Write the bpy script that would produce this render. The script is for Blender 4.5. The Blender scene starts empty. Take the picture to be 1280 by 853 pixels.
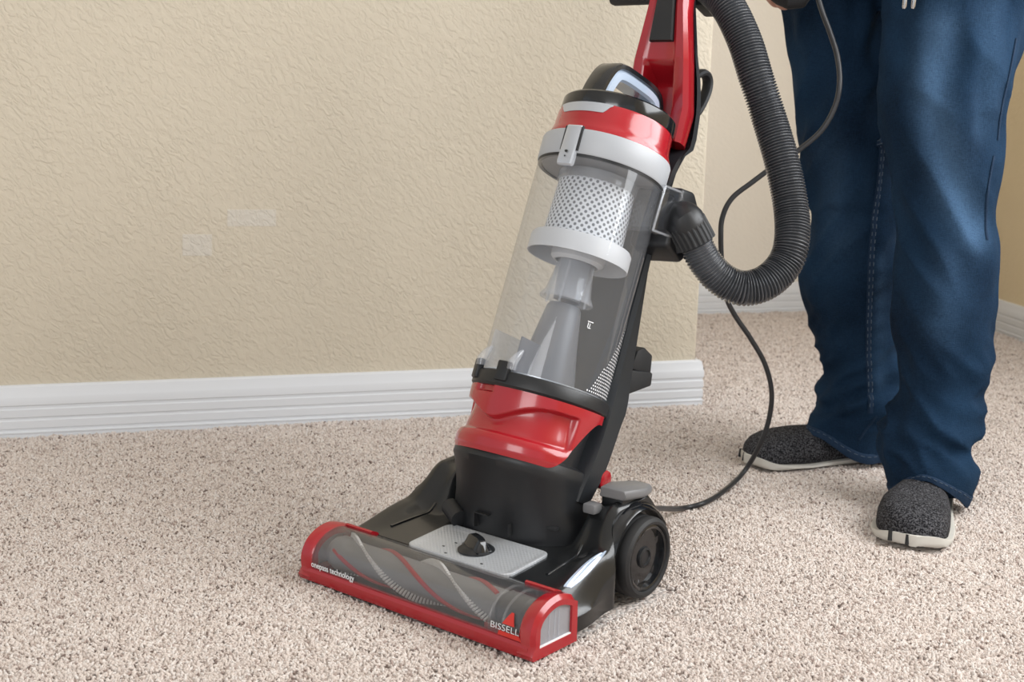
import bpy, bmesh, math, random
import numpy as np
from mathutils import Vector, Matrix, noise
from mathutils.bvhtree import BVHTree
random.seed(7); rng = np.random.default_rng(7)
sc = bpy.context.scene; col = sc.collection
PI = math.pi
sin, cos = math.sin, math.cos

# ------------------------------------------------------------------ camera
F = 1600.0; PITCH = math.atan(286/1600); ROLL = math.radians(1.6); CH = .58
fw = np.array([0, cos(PITCH), -sin(PITCH)]); r0 = np.array([1., 0, 0]); u0 = np.cross(r0, fw)
RT = r0*cos(ROLL)+u0*sin(ROLL); UP = -r0*sin(ROLL)+u0*cos(ROLL)
CP = np.array([0, 0, CH])
cam = bpy.data.objects.new('camera', bpy.data.cameras.new('camera')); col.objects.link(cam)
cam.data.lens = 45; cam.data.sensor_width = 36; cam.data.clip_start = .02
cam.matrix_world = Matrix(((RT[0], UP[0], -fw[0], 0), (RT[1], UP[1], -fw[1], 0), (RT[2], UP[2], -fw[2], CH), (0, 0, 0, 1)))
cam.data.dof.use_dof = True; cam.data.dof.focus_distance = 1.62; cam.data.dof.aperture_fstop = 9
sc.camera = cam

# ------------------------------------------------------------------ light
w = bpy.data.worlds.new('world'); sc.world = w; w.use_nodes = True
bg = w.node_tree.nodes['Background']; bg.inputs[0].default_value = (.93, .97, 1, 1); bg.inputs[1].default_value = .68
def area(name, loc, target, sx, sy, power, colr):
    l = bpy.data.lights.new(name, 'AREA'); l.shape = 'RECTANGLE'; l.size = sx; l.size_y = sy; l.energy = power; l.color = colr
    o = bpy.data.objects.new(name, l); col.objects.link(o); o.location = loc
    o.rotation_euler = (Vector(target)-Vector(loc)).to_track_quat('-Z', 'Y').to_euler(); return o
area('window_daylight', (1.80, 1.45, 1.44), (.1, 2.1, .75), 2.1, 1.3, 68, (.96, .98, 1))
area('back_fill', (-1.3, -2.2, 1.7), (.2, 2.4, .4), 1.8, 1.4, 42, (.98, .985, 1))  # added fill light from behind the camera, no actual window there
vs = sc.view_settings; vs.view_transform = 'Standard'; vs.look = 'None'; vs.gamma = 1; vs.use_curve_mapping = False
vs.exposure = 0.0

# ------------------------------------------------------------------ helpers
def ray(x, y): return fw*F+RT*(x-640)-UP*(y-426.5)
def ground(x, y, z=0.): d = ray(x, y); return CP+d*((z-CH)/d[2])
def at(x, y, Y): d = ray(x, y); return CP+d*(Y/d[1])
def tag(o, label=None, cat=None, group=None, kind=None):
    for k, v in (('label', label), ('category', cat), ('group', group), ('kind', kind)):
        if v: o[k] = v
    return o
def empty(name, loc=(0, 0, 0), rz=0):
    o = bpy.data.objects.new(name, None); col.objects.link(o); o.location = loc; o.rotation_euler = (0, 0, rz); o.empty_display_size = .05; return o
def mk(name, V, Fc, m, parent=None, smooth=True, ang=35, bevel=0, seg=2, local_of=None):
    me = bpy.data.meshes.new(name); me.from_pydata([tuple(map(float, v)) for v in V], [], [tuple(f) for f in Fc]); me.update()
    bm = bmesh.new(); bm.from_mesh(me); bmesh.ops.recalc_face_normals(bm, faces=bm.faces)
    if bevel:
        es = [e for e in bm.edges if len(e.link_faces) == 2 and e.calc_face_angle(0) > .6]
        bmesh.ops.bevel(bm, geom=es, offset=bevel, segments=seg, affect='EDGES', profile=.5, clamp_overlap=True)
    bm.to_mesh(me); bm.free()
    if smooth:
        me.polygons.foreach_set('use_smooth', [True]*len(me.polygons)); me.set_sharp_from_angle(angle=math.radians(ang))
    me.materials.append(m)
    o = bpy.data.objects.new(name, me); col.objects.link(o)
    if parent: o.parent = parent
    return o
class MB:
    def __init__(s): s.v = []; s.f = []
    def add(s, V, Fc):
        n = len(s.v); s.v += [tuple(v) for v in V]; s.f += [tuple(i+n for i in f) for f in Fc]; return s
    def build(s, name, m, parent=None, **k): return mk(name, s.v, s.f, m, parent, **k)
def loft(rings, closed=True, caps=True, flip=False):
    n = len(rings[0]); V = [p for r in rings for p in r]; Fc = []
    for i in range(len(rings)-1):
        for j in range(n if closed else n-1):
            k = (j+1) % n; Fc.append((i*n+j, i*n+k, (i+1)*n+k, (i+1)*n+j))
    if caps and closed: Fc.append(tuple(range(n))[::-1]); Fc.append(tuple((len(rings)-1)*n+j for j in range(n)))
    return V, Fc
def box(x0, x1, y0, y1, z0, z1):
    V = [(x, y, z) for z in (z0, z1) for (x, y) in ((x0, y0), (x1, y0), (x1, y1), (x0, y1))]
    return V, [(3, 2, 1, 0), (4, 5, 6, 7), (0, 1, 5, 4), (1, 2, 6, 5), (2, 3, 7, 6), (3, 0, 4, 7)]
def frames(path, hint=(0, 0, 1)):
    P = [np.array(p, float) for p in path]; out = []; n = None
    for i, p in enumerate(P):
        t = P[min(i+1, len(P)-1)]-P[max(i-1, 0)]; t /= np.linalg.norm(t)
        if n is None:
            n = np.array(hint, float); n -= t*(n@t)
            if np.linalg.norm(n) < 1e-3: n = np.array([1., 0, 0]); n -= t*(n@t)
        n = n-t*(n@t); n /= np.linalg.norm(n); out.append((p, n, np.cross(t, n)))
    return out
def tube(path, rad, n=12, hint=(0, 0, 1), caps=True, sx=1, sy=1):
    rr = []
    for i, (p, a, b) in enumerate(frames(path, hint)):
        r = rad[i] if hasattr(rad, '__len__') else rad
        rr.append([p+a*r*sx*cos(2*PI*k/n)+b*r*sy*sin(2*PI*k/n) for k in range(n)])
    return loft(rr, True, caps)
def spline(pts, per=8):
    P = [np.array(p, float) for p in pts]; P = [2*P[0]-P[1]]+P+[2*P[-1]-P[-2]]; out = []
    for i in range(1, len(P)-2):
        a, b, c, d = P[i-1:i+3]
        for k in range(per):
            t = k/per; out.append(.5*((2*b)+(c-a)*t+(2*a-5*b+4*c-d)*t*t+(3*b-a-3*c+d)*t**3))
    out.append(P[-2]); return out
def resample(path, n):
    P = np.array(path); d = np.r_[0, np.cumsum(np.linalg.norm(np.diff(P, axis=0), axis=1))]
    s = np.linspace(0, d[-1], n); return np.stack([np.interp(s, d, P[:, k]) for k in range(P.shape[1])], 1)
def smooth01(a, b, x):
    t = min(max((x-a)/(b-a), 0), 1); return t*t*(3-2*t)

# ------------------------------------------------------------------ materials
def newmat(name):
    m = bpy.data.materials.new(name); m.use_nodes = True; return m, m.node_tree.nodes, m.node_tree.links, m.node_tree.nodes['Principled BSDF']
def plastic(name, c, rough=.35, coat=0, bump=0, bscale=400, spec=.5, metal=0):
    m, N, L, b = newmat(name); b.inputs['Base Color'].default_value = (*c, 1); b.inputs['Roughness'].default_value = rough
    b.inputs['Coat Weight'].default_value = coat; b.inputs['Coat Roughness'].default_value = .08; b.inputs['Specular IOR Level'].default_value = spec; b.inputs['Metallic'].default_value = metal
    if bump:
        t = N.new('ShaderNodeTexNoise'); t.inputs['Scale'].default_value = bscale; co = N.new('ShaderNodeTexCoord'); L.new(co.outputs['Object'], t.inputs[0])
        k = N.new('ShaderNodeBump'); k.inputs['Strength'].default_value = bump; k.inputs['Distance'].default_value = .001; L.new(t.outputs[0], k.inputs['Height']); L.new(k.outputs[0], b.inputs['Normal'])
    return m
def clear(name, c=(1, 1, 1), milk=.06, rough=.04, milkcol=(.9, .93, 1)):
    m, N, L, b = newmat(name); N.remove(b); out = N['Material Output']
    tr = N.new('ShaderNodeBsdfTransparent'); tr.inputs[0].default_value = (*c, 1)
    gl = N.new('ShaderNodeBsdfGlossy'); gl.inputs['Roughness'].default_value = rough
    df = N.new('ShaderNodeBsdfDiffuse'); df.inputs[0].default_value = (*milkcol, 1)
    m1 = N.new('ShaderNodeMixShader'); m1.inputs[0].default_value = milk; L.new(tr.outputs[0], m1.inputs[1]); L.new(df.outputs[0], m1.inputs[2])
    lw_ = N.new('ShaderNodeLayerWeight'); pw = N.new('ShaderNodeMath'); pw.operation = 'POWER'; L.new(lw_.outputs['Facing'], pw.inputs[0]); pw.inputs[1].default_value = 4
    fr = N.new('ShaderNodeMath'); fr.operation = 'MULTIPLY_ADD'; L.new(pw.outputs[0], fr.inputs[0]); fr.inputs[1].default_value = .6; fr.inputs[2].default_value = .045
    m2 = N.new('ShaderNodeMixShader'); L.new(fr.outputs[0], m2.inputs[0]); L.new(m1.outputs[0], m2.inputs[1]); L.new(gl.outputs[0], m2.inputs[2]); L.new(m2.outputs[0], out.inputs[0])
    return m
RED = plastic('red_gloss', (.39, .010, .018), .24, .5)
REDS = plastic('red_satin', (.38, .012, .022), .42, .1)
BLK = plastic('black_satin', (.012, .013, .015), .42, 0, .1, 900)
BLKG = plastic('black_gloss', (.008, .009, .011), .16, .4)
BLKM = plastic('black_matte', (.016, .017, .019), .6, 0, .15, 900)
RUB = plastic('rubber', (.018, .018, .019), .62)
GRY = plastic('grey_plastic', (.17, .17, .175), .4)
LGRY = plastic('light_grey', (.43, .45, .48), .42)
SILV = plastic('silver_paint', (.52, .55, .60), .26, .2, metal=.35)
SILVG = plastic('silver_gloss', (.50, .60, .75), .18, .5, metal=.25)
WHT = plastic('white_plastic', (.58, .59, .61), .45)
DGRY = plastic('hose_plastic', (.062, .066, .074), .22, .3)
WPRINT = plastic('white_print', (.85, .86, .88), .6)
CLR = clear('clear_plastic', (.93, .94, .95), .07)
CLRW = clear('window_plastic', (.80, .79, .775), .035, .07)
CLRB = clear('bright_clear', (.95, .96, .97), .16, .08)
SMK = clear('smoky_plastic', (.50, .51, .54), .34, .4, (.36, .37, .40))
FROST = clear('frosted_plastic', (.75, .76, .8), .45, .2, (.60, .60, .63))

def wall_mat(name, c, strength=.55):
    m, N, L, b = newmat(name); b.inputs['Roughness'].default_value = .75; b.inputs['Specular IOR Level'].default_value = .25
    co = N.new('ShaderNodeTexCoord'); m0 = N.new('ShaderNodeMapping'); m0.inputs['Rotation'].default_value = (0, math.radians(-48), 0); L.new(co.outputs['Object'], m0.inputs[0])
    mp = N.new('ShaderNodeMapping'); mp.inputs['Scale'].default_value = (62, 80, 112); L.new(m0.outputs[0], mp.inputs[0])
    n1 = N.new('ShaderNodeTexNoise'); n1.inputs['Scale'].default_value = 1.0; n1.inputs['Detail'].default_value = 3.5; n1.inputs['Roughness'].default_value = .55; n1.inputs['Distortion'].default_value = .7; L.new(mp.outputs[0], n1.inputs[0])
    n2 = N.new('ShaderNodeTexNoise'); n2.inputs['Scale'].default_value = 9; n2.inputs['Detail'].default_value = 3; L.new(co.outputs['Object'], n2.inputs[0])
    rp = N.new('ShaderNodeValToRGB'); rp.color_ramp.elements[0].position = .40; rp.color_ramp.elements[1].position = .60; rp.color_ramp.interpolation = 'EASE'; L.new(n1.outputs[0], rp.inputs[0])
    mx = N.new('ShaderNodeMath'); mx.operation = 'MULTIPLY'; L.new(rp.outputs[0], mx.inputs[0]); L.new(n2.outputs[0], mx.inputs[1])
    bp = N.new('ShaderNodeBump'); bp.inputs['Strength'].default_value = strength; bp.inputs['Distance'].default_value = .0035; L.new(mx.outputs[0], bp.inputs['Height']); L.new(bp.outputs[0], b.inputs['Normal'])
    n3 = N.new('ShaderNodeTexNoise'); n3.inputs['Scale'].default_value = 2.2; n3.inputs['Detail'].default_value = 2; L.new(co.outputs['Object'], n3.inputs[0])
    mc = N.new('ShaderNodeMix'); mc.data_type = 'RGBA'; L.new(n3.outputs[0], mc.inputs[0])
    mc.inputs[6].default_value = (*[x*.95 for x in c], 1); mc.inputs[7].default_value = (*[min(1, x*1.05) for x in c], 1); L.new(mc.outputs[2], b.inputs['Base Color'])
    return m
WALL = wall_mat('cream_plaster', (.65, .58, .465))
WALLP = wall_mat('patch_paint', (.66, .61, .53))
WALLR = wall_mat('tan_plaster', (.74, .62, .42), .25)
BASE = plastic('white_trim_paint', (.74, .76, .79), .38, 0, .05, 60)
CEIL = plastic('ceiling_paint', (.8, .79, .76), .8)
m, N, L, b = newmat('denim'); DENIM = m
b.inputs['Roughness'].default_value = .9; b.inputs['Specular IOR Level'].default_value = .08
co = N.new('ShaderNodeTexCoord')
n1 = N.new('ShaderNodeTexNoise'); n1.inputs['Scale'].default_value = 5; n1.inputs['Detail'].default_value = 4; L.new(co.outputs['Object'], n1.inputs[0])
mp = N.new('ShaderNodeMapping'); mp.inputs['Scale'].default_value = (900, 900, 120); L.new(co.outputs['Object'], mp.inputs[0])
n2 = N.new('ShaderNodeTexNoise'); n2.inputs['Scale'].default_value = 1; n2.inputs['Detail'].default_value = 2; L.new(mp.outputs[0], n2.inputs[0])
mp3 = N.new('ShaderNodeMapping'); mp3.inputs['Scale'].default_value = (160, 160, 1100); L.new(co.outputs['Object'], mp3.inputs[0])
n3 = N.new('ShaderNodeTexNoise'); n3.inputs['Scale'].default_value = 1; L.new(mp3.outputs[0], n3.inputs[0])
a = N.new('ShaderNodeMath'); a.operation = 'ADD'; L.new(n2.outputs[0], a.inputs[0]); L.new(n3.outputs[0], a.inputs[1])
a1 = N.new('ShaderNodeMath'); a1.operation = 'MULTIPLY_ADD'; L.new(a.outputs[0], a1.inputs[0]); a1.inputs[1].default_value = .30; L.new(n1.outputs[0], a1.inputs[2])
rp = N.new('ShaderNodeValToRGB'); E0, E1 = rp.color_ramp.elements; E0.position = .52; E0.color = (.0035, .009, .021, 1); E1.position = 1.04; E1.color = (.016, .043, .088, 1)
L.new(a1.outputs[0], rp.inputs[0])
wa = N.new('ShaderNodeAttribute'); wa.attribute_name = 'wear_and_light'; wm = N.new('ShaderNodeMath'); wm.operation = 'MULTIPLY'; L.new(wa.outputs['Fac'], wm.inputs[0]); L.new(a.outputs[0], wm.inputs[1])
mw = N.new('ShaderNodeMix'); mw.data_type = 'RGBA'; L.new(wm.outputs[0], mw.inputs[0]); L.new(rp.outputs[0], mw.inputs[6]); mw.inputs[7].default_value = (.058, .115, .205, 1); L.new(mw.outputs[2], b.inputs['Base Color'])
bp = N.new('ShaderNodeBump'); bp.inputs['Strength'].default_value = .6; bp.inputs['Distance'].default_value = .001; L.new(a.outputs[0], bp.inputs['Height']); L.new(bp.outputs[0], b.inputs['Normal'])
SEAM = plastic('seam_denim', (.016, .034, .068), .85, 0, .8, 350, .15)
STITCH = plastic('stitch_thread', (.07, .10, .14), .8)
m, N, L, b = newmat('shoe_knit'); KNIT = m; b.inputs['Roughness'].default_value = .9; b.inputs['Specular IOR Level'].default_value = .15
co = N.new('ShaderNodeTexCoord'); v = N.new('ShaderNodeTexNoise'); v.inputs['Scale'].default_value = 420; v.inputs['Detail'].default_value = 2; L.new(co.outputs['Object'], v.inputs[0])
rp = N.new('ShaderNodeValToRGB'); E0, E1 = rp.color_ramp.elements; E0.position = .42; E0.color = (.010, .010, .012, 1); E1.position = .68; E1.color = (.12, .12, .13, 1); L.new(v.outputs[0], rp.inputs[0]); L.new(rp.outputs[0], b.inputs['Base Color'])
bp = N.new('ShaderNodeBump'); bp.inputs['Strength'].default_value = .8; bp.inputs['Distance'].default_value = .0015; L.new(v.outputs[0], bp.inputs['Height']); L.new(bp.outputs[0], b.inputs['Normal'])
SOLE = plastic('shoe_sole', (.62, .60, .55), .6)
SKIN = plastic('skin', (.50, .27, .20), .5)
SHIRT = plastic('dark_cloth', (.012, .012, .014), .85, 0, .5, 300)
METAL = plastic('chrome', (.7, .7, .72), .2, 0, metal=1)
# carpet: fibre colour per tuft
def tuft_mat(name, use_obj):
    m, N, L, b = newmat(name); b.inputs['Roughness'].default_value = .9; b.inputs['Specular IOR Level'].default_value = .15; b.inputs['Sheen Weight'].default_value = .1
    if use_obj: oi = N.new('ShaderNodeObjectInfo'); src = oi.outputs['Random']
    else:
        co = N.new('ShaderNodeTexCoord'); vo = N.new('ShaderNodeTexVoronoi'); vo.inputs['Scale'].default_value = 190; L.new(co.outputs['Object'], vo.inputs[0])
        sp = N.new('ShaderNodeSeparateColor'); L.new(vo.outputs['Color'], sp.inputs[0]); src = sp.outputs[0]
        bp = N.new('ShaderNodeBump'); bp.inputs['Strength'].default_value = 1; bp.inputs['Distance'].default_value = .003; bp.invert = True; L.new(vo.outputs['Distance'], bp.inputs['Height']); L.new(bp.outputs[0], b.inputs['Normal'])
    rp = N.new('ShaderNodeValToRGB'); cr = rp.color_ramp; cr.interpolation = 'CONSTANT'
    cols = [(0, (.70, .62, .565)), (.34, (.64, .56, .51)), (.60, (.76, .70, .655)), (.84, (.54, .455, .405)), (.94, (.40, .315, .28)), (.982, (.20, .15, .13))]
    cr.elements[0].position = 0; cr.elements[0].color = (*cols[0][1], 1); cr.elements[1].position = cols[1][0]; cr.elements[1].color = (*cols[1][1], 1)
    for p, c in cols[2:]: e = cr.elements.new(p); e.color = (*c, 1)
    L.new(src, rp.inputs[0]); L.new(rp.outputs[0], b.inputs['Base Color']); return m
TUFT = tuft_mat('carpet_tuft', True); CARPET = tuft_mat('carpet_backing', False)

# ------------------------------------------------------------------ structure
fl = mk('floor', *box(-3.4, 3.4, -3.2, 5.6, -.05, -.004), CARPET, smooth=False); tag(fl, kind='structure')
W0 = ground(0, 547.5); W1 = ground(878, 504.5)
dW = (W1-W0)/np.linalg.norm(W1-W0); nW = np.array([dW[1], -dW[0], 0])           # normal to camera side
BT = .013; BH = .090
bwy = math.atan2(dW[1], dW[0])
def wall_xy(p0, p1, th, h, name, m, back=1, z0=-.01, bev=0):
    d = (p1-p0)/np.linalg.norm(p1-p0); n = np.array([-d[1], d[0], 0])*back
    P = [p0, p1, p1+n*th, p0+n*th]
    ang = math.atan2(d[1], d[0]); c, s = cos(-ang), sin(-ang)
    V = []
    for z in (z0, h):
        for q in P:
            r = q-p0; V.append((r[0]*c-r[1]*s, r[0]*s+r[1]*c, z))
    o = mk(name, V, [(3, 2, 1, 0), (4, 5, 6, 7), (0, 1, 5, 4), (1, 2, 6, 5), (2, 3, 7, 6), (3, 0, 4, 7)], m, bevel=bev, seg=5)
    o.location = (p0[0], p0[1], 0); o.rotation_euler = (0, 0, ang); tag(o, kind='structure'); return o
we = W1-dW*BT-nW*BT; ws = W0-dW*1.9-nW*BT
wall_xy(ws, we, 1.15, 2.5, 'wall_left', WALL, bev=.007)
# baseboard profile (depth, height): fluted board
PROF = [(0, -.01), (BT, -.01), (BT, .004), (BT+.0012, .006), (BT+.0012, .0075), (BT-.0018, .0095), (BT-.0018, .0125), (BT, .0145), (BT, .0275), (BT-.002, .0295), (BT-.002, .0325), (BT, .0345),
        (BT, .0475), (BT-.002, .0495), (BT-.002, .0535), (BT, .0555), (BT, .068), (BT-.001, .0705), (BT-.004, BH-.003), (BT-.008, BH), (0, BH)]
def baseboard(name, pts, side=1):
    rings = []
    for i, p in enumerate(pts):
        ns = []
        for a, b_ in ((i-1, i), (i, i+1)):
            if a >= 0 and b_ < len(pts):
                d = pts[b_]-pts[a]; d = d/np.linalg.norm(d); ns.append(np.array([d[1], -d[0], 0])*side)
        n = sum(ns); n = n/np.linalg.norm(n); k = 1/max(.3, n@ns[0])
        rings.append([p+n*k*d+np.array([0, 0, z]) for d, z in PROF])
    V, Fc = loft(rings, True, True); o = mk(name, V, Fc, BASE, ang=25); tag(o, kind='structure'); return o
nb = -nW
baseboard('baseboard_left', [ws, we, we+nb*1.15])
B0 = ground(876, 391); B1 = ground(1007, 387.5); R0 = ground(1243, 411.5); R1 = ground(1280, 425)
dB = (B1-B0); dB = dW*1.0
dR = (R1-R0)/np.linalg.norm(R1-R0)
# corner of back and right wall
Am = np.array([[dB[0], -dR[0]], [dB[1], -dR[1]]]); tt = np.linalg.solve(Am, (R0-B0)[:2]); CN = B0+dB*tt[0]
baseboard('baseboard_back', [B0-dB*1.6, CN, ][:2])
nR = np.array([dR[1], -dR[0], 0]);
if nR@(CP-R0) < 0: nR = -nR
nB = np.array([dB[1], -dB[0], 0])
wall_xy(B0-dB*1.6-nB*BT, CN+dB*.2-nB*BT, .12, 2.5, 'wall_back', wall_mat('cream_plaster_far_lit', (.82, .76, .67), .3))  # cream made lighter to paint in the light falling on this wall
baseboard('baseboard_right', [CN, CN+dR*4.2])
wr0 = CN-dR*.15-nR*0; 
# right wall with a window opening outside the frame
wl = 6.0
def wr(s, z, t): return CN+dR*s-nR*t+np.array([0, 0, z])
mb = MB()
for s0, s1, z0, z1 in ((-.2, 1.4, -.01, 2.5), (1.4, 3.7, -.01, .75), (1.4, 3.7, 2.15, 2.5), (3.7, wl, -.01, 2.5)):
    V = [wr(s, z, t) for z in (z0, z1) for s, t in ((s0, 0), (s1, 0), (s1, .12), (s0, .12))]
    mb.add(V, box(0, 1, 0, 1, 0, 1)[1])
tag(mb.build('wall_right', WALLR, smooth=False), kind='structure')
mb = MB()
for s0, s1, z0, z1 in ((1.4, 1.45, .75, 2.15), (3.65, 3.7, .75, 2.15), (1.45, 3.65, .75, .8), (1.45, 3.65, 2.1, 2.15), (2.53, 2.57, .8, 2.1)):
    V = [wr(s, z, t) for z in (z0, z1) for s, t in ((s0, .03), (s1, .03), (s1, .08), (s0, .08))]
    mb.add(V, box(0, 1, 0, 1, 0, 1)[1])
tag(mb.build('window_1', BASE, smooth=False), kind='structure')
tag(mk('ceiling', *box(-3.4, 3.4, -3.2, 5.6, 2.5, 2.56), CEIL, smooth=False), kind='structure')
# two repair patches in the paint of the left wall, feathered rectangles of smoother plaster
def on_wall(x, y):
    d = ray(x, y); p0 = we; t = ((p0-CP)@nW)/(d@nW); return CP+d*t
for k, (x0, y0, x1, y1) in enumerate(((228, 293, 265, 320), (284, 262, 345, 283))):
    a_, b_, c_, d_ = on_wall(x0, y1), on_wall(x1, y1), on_wall(x1, y0), on_wall(x0, y0)
    V = [p+nW*h for h in (-.002, .0006) for p in (a_, b_, c_, d_)]
    o = mk('wall_patch', V, box(0, 1, 0, 1, 0, 1)[1], WALLP, bevel=.0004, seg=1)
    o.parent = bpy.data.objects['wall_left']; o.matrix_parent_inverse = (Matrix.Translation(o.parent.location) @ o.parent.rotation_euler.to_matrix().to_4x4()).inverted()

# ------------------------------------------------------------------ vacuum frame
a_ = ground(375, 725); b_ = ground(665, 832); XV = b_-a_; WID = np.linalg.norm(XV); XV /= WID
YV = np.array([-XV[1], XV[0], 0]); O = (a_+b_)/2
def loc(p): d = np.array(p)-O; return np.array([d@XV, d@YV, d[2]])
TH = math.radians(22.5); BB = np.array([0, .241, .235])
def b2l(x, v, w_): return np.array([x, BB[1]+v*cos(TH)+w_*sin(TH), BB[2]-v*sin(TH)+w_*cos(TH)])
VAC = empty('vacuum_cleaner', tuple(O), math.atan2(XV[1], XV[0]))
tag(VAC, 'red and black upright vacuum cleaner with clear dust canister standing on the carpet', 'vacuum cleaner')
HW = WID/2
def lathe(prof, n=64, v0=0, x0=0, a0=0, a1=2*PI, closedprof=False):
    """revolve (r, w) about the canister axis"""
    full = abs(a1-a0-2*PI) < 1e-6; cnt = n if full else n+1; rings = []
    for k in range(cnt):
        t = a0+(a1-a0)*k/n; rings.append([b2l(x0+r*sin(t), v0-r*cos(t), w_) for r, w_ in prof])
    V = [p for r in rings for p in r]; m_ = len(prof); Fc = []
    for i in range(n):
        j = (i+1) % cnt
        for q in range(m_ if closedprof else m_-1):
            q2 = (q+1) % m_; Fc.append((i*m_+q, j*m_+q, j*m_+q2, i*m_+q2))
    if not closedprof and full:
        for q in (0, m_-1):
            if prof[q][0] > 1e-6: Fc.append(tuple(i*m_+q for i in range(n)))
    if closedprof and not full:
        Fc.append(tuple(range(m_))); Fc.append(tuple(n*m_+q for q in range(m_)))
    return V, Fc
def openlathe(prof, n):
    V, Fc = lathe(prof, n); return V, [f for f in Fc if len(f) == 4]
def bbox_b(x0, x1, v0, v1, w0, w1):
    V, Fc = box(x0, x1, v0, v1, w0, w1); return [b2l(*p) for p in V], Fc

# ---- head shell: deck height field with skirts
def deckz(X, Y):
    ax = abs(X); z = .056+.085*(Y-.07)
    z += .012*smooth01(.118, .150, ax)*smooth01(.06, .16, Y)                       # raised flanks
    z -= (.030+.02*smooth01(.08, .16, Y))*smooth01(.158, .186, ax)                    # bevel down to the side
    f = smooth01(.092, .112, ax)*smooth01(.160, .212, Y)
    z += .046*f*(1-.45*smooth01(.135, .160, ax))*(1-.8*smooth01(.155, .182, ax))
    z -= .05*smooth01(.265, .32, Y)
    z += .010*smooth01(.17, .19, Y)*smooth01(.085, .06, ax)
    return z
def sidex(Y):                                                                     # half width of the shell
    return .184-.010*smooth01(.09, .16, Y)-.026*smooth01(.165, .195, Y)
ys = np.linspace(.0715, .315, 52); us = np.linspace(-1, 1, 97)
us = np.sign(us)*np.abs(us)**.8
V = []; Fc = []
for Y in ys:
    h = sidex(Y)
    V.append((-h, Y, .012)); V.append((-h, Y, .03))
    for u_ in us: V.append((u_*h, Y, deckz(u_*h, Y)))
    V.append((h, Y, .03)); V.append((h, Y, .012))
nn = len(us)+4
for i in range(len(ys)-1):
    for j in range(nn-1): Fc.append((i*nn+j, i*nn+j+1, (i+1)*nn+j+1, (i+1)*nn+j))
    Fc.append((i*nn+nn-1, i*nn, (i+1)*nn, (i+1)*nn+nn-1))
Fc.append(tuple(range(nn))); Fc.append(tuple((len(ys)-1)*nn+j for j in range(nn)))
shell = mk('head_shell', V, Fc, plastic('deck_black', (.010, .011, .012), .24, .15), VAC, ang=38)
# raised lines on the deck (left side) and the gap line towards the housing
for sx in (-1, 1):
    P = [(sx*.125, .10, 0), (sx*.122, .14, 0), (sx*.118, .175, 0)]
    P = spline(P, 6); P = [(p[0], p[1], deckz(p[0], p[1])+.0004) for p in P]
    mk('deck_rib', *tube(P, .0022, 8, sx=.6), BLKG, shell)
# silver side flashes
for sx in (1,):
    mb = MB(); top = []; bot = []
    for k in range(17):
        t = k/16; Y = .088+.076*t; X = .1630
        hw_ = .0044*math.sin(PI*min(1, .12+.80*t))**.6
        zc = [];
        row = []
        for q in (-1, -.35, -.15, .15, .35, 1):
            xx = X-.006*t+hw_*q; row.append((sx*xx, Y+.004*q, deckz(xx, Y+.004*q)+.0013-(.0007 if abs(q) < .2 else 0)))
        top.append(row)
    base = [[(p[0], p[1], p[2]-.004) for p in r] for r in top]
    rings = [t_+b_r[::-1] for t_, b_r in zip(top, base)]
    mk('side_trim', *loft(rings), SILVG, VAC, ang=30)
# silver height plate with raised rim, dot relief and dial
px0, px1, py0, py1 = -.068, .094, .047, .148
def rrect(x0, x1, y0, y1, r, n=6):
    out = []
    for cx, cy, s in ((x1-r, y1-r, 0), (x0+r, y1-r, 1), (x0+r, y0+r, 2), (x1-r, y0+r, 3)):
        for k in range(n+1): t = (s+k/n)*PI/2; out.append((cx+r*cos(t), cy+r*sin(t)))
    return out
rings = []
for (ins, dz) in ((0, -.003), (0, .0022), (.0015, .0032), (.0035, .0030), (.011, .0006), (.0125, .0004)):
    rings.append([(x, y, max(deckz(0, .075)+.085*(y-.075), 0)+dz) for x, y in rrect(px0+ins, px1-ins, max(py0, .066)+ins*.6, py1-ins, .012-ins*.5)])
m, N, L, b = newmat('dotted_silver'); b.inputs['Base Color'].default_value = (.56, .58, .61, 1); b.inputs['Metallic'].default_value = .3; b.inputs['Roughness'].default_value = .34
co = N.new('ShaderNodeTexCoord'); mp = N.new('ShaderNodeMapping'); mp.inputs['Rotation'].default_value = (0, 0, .78); L.new(co.outputs['Object'], mp.inputs[0])
vo = N.new('ShaderNodeTexVoronoi'); vo.inputs['Scale'].default_value = 260; vo.inputs['Randomness'].default_value = 0; L.new(mp.outputs[0], vo.inputs[0])
bp = N.new('ShaderNodeBump'); bp.inputs['Strength'].default_value = .6; bp.inputs['Distance'].default_value = .0012; L.new(vo.outputs['Distance'], bp.inputs['Height']); L.new(bp.outputs[0], b.inputs['Normal'])
plate = mk('height_plate', *loft(rings), m, VAC, ang=40)
def plz(y): return deckz(0, .075)+.085*(y-.075)
kc = (.011, .108)
prof = [(.0, .0165), (.010, .0165), (.0185, .010), (.021, .003), (.0225, .0003), (.0225, -.001)]
rr = [[(kc[0]+r*cos(t), kc[1]+r*sin(t), plz(kc[1])+z) for t in np.linspace(0, 2*PI, 36, False)] for r, z in ((.0232, -.001), (.0232, .001), (.021, .0025), (.019, .004), (.015, .006))]
dial = mk('height_dial', *loft(rr), BLK, VAC)
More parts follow.
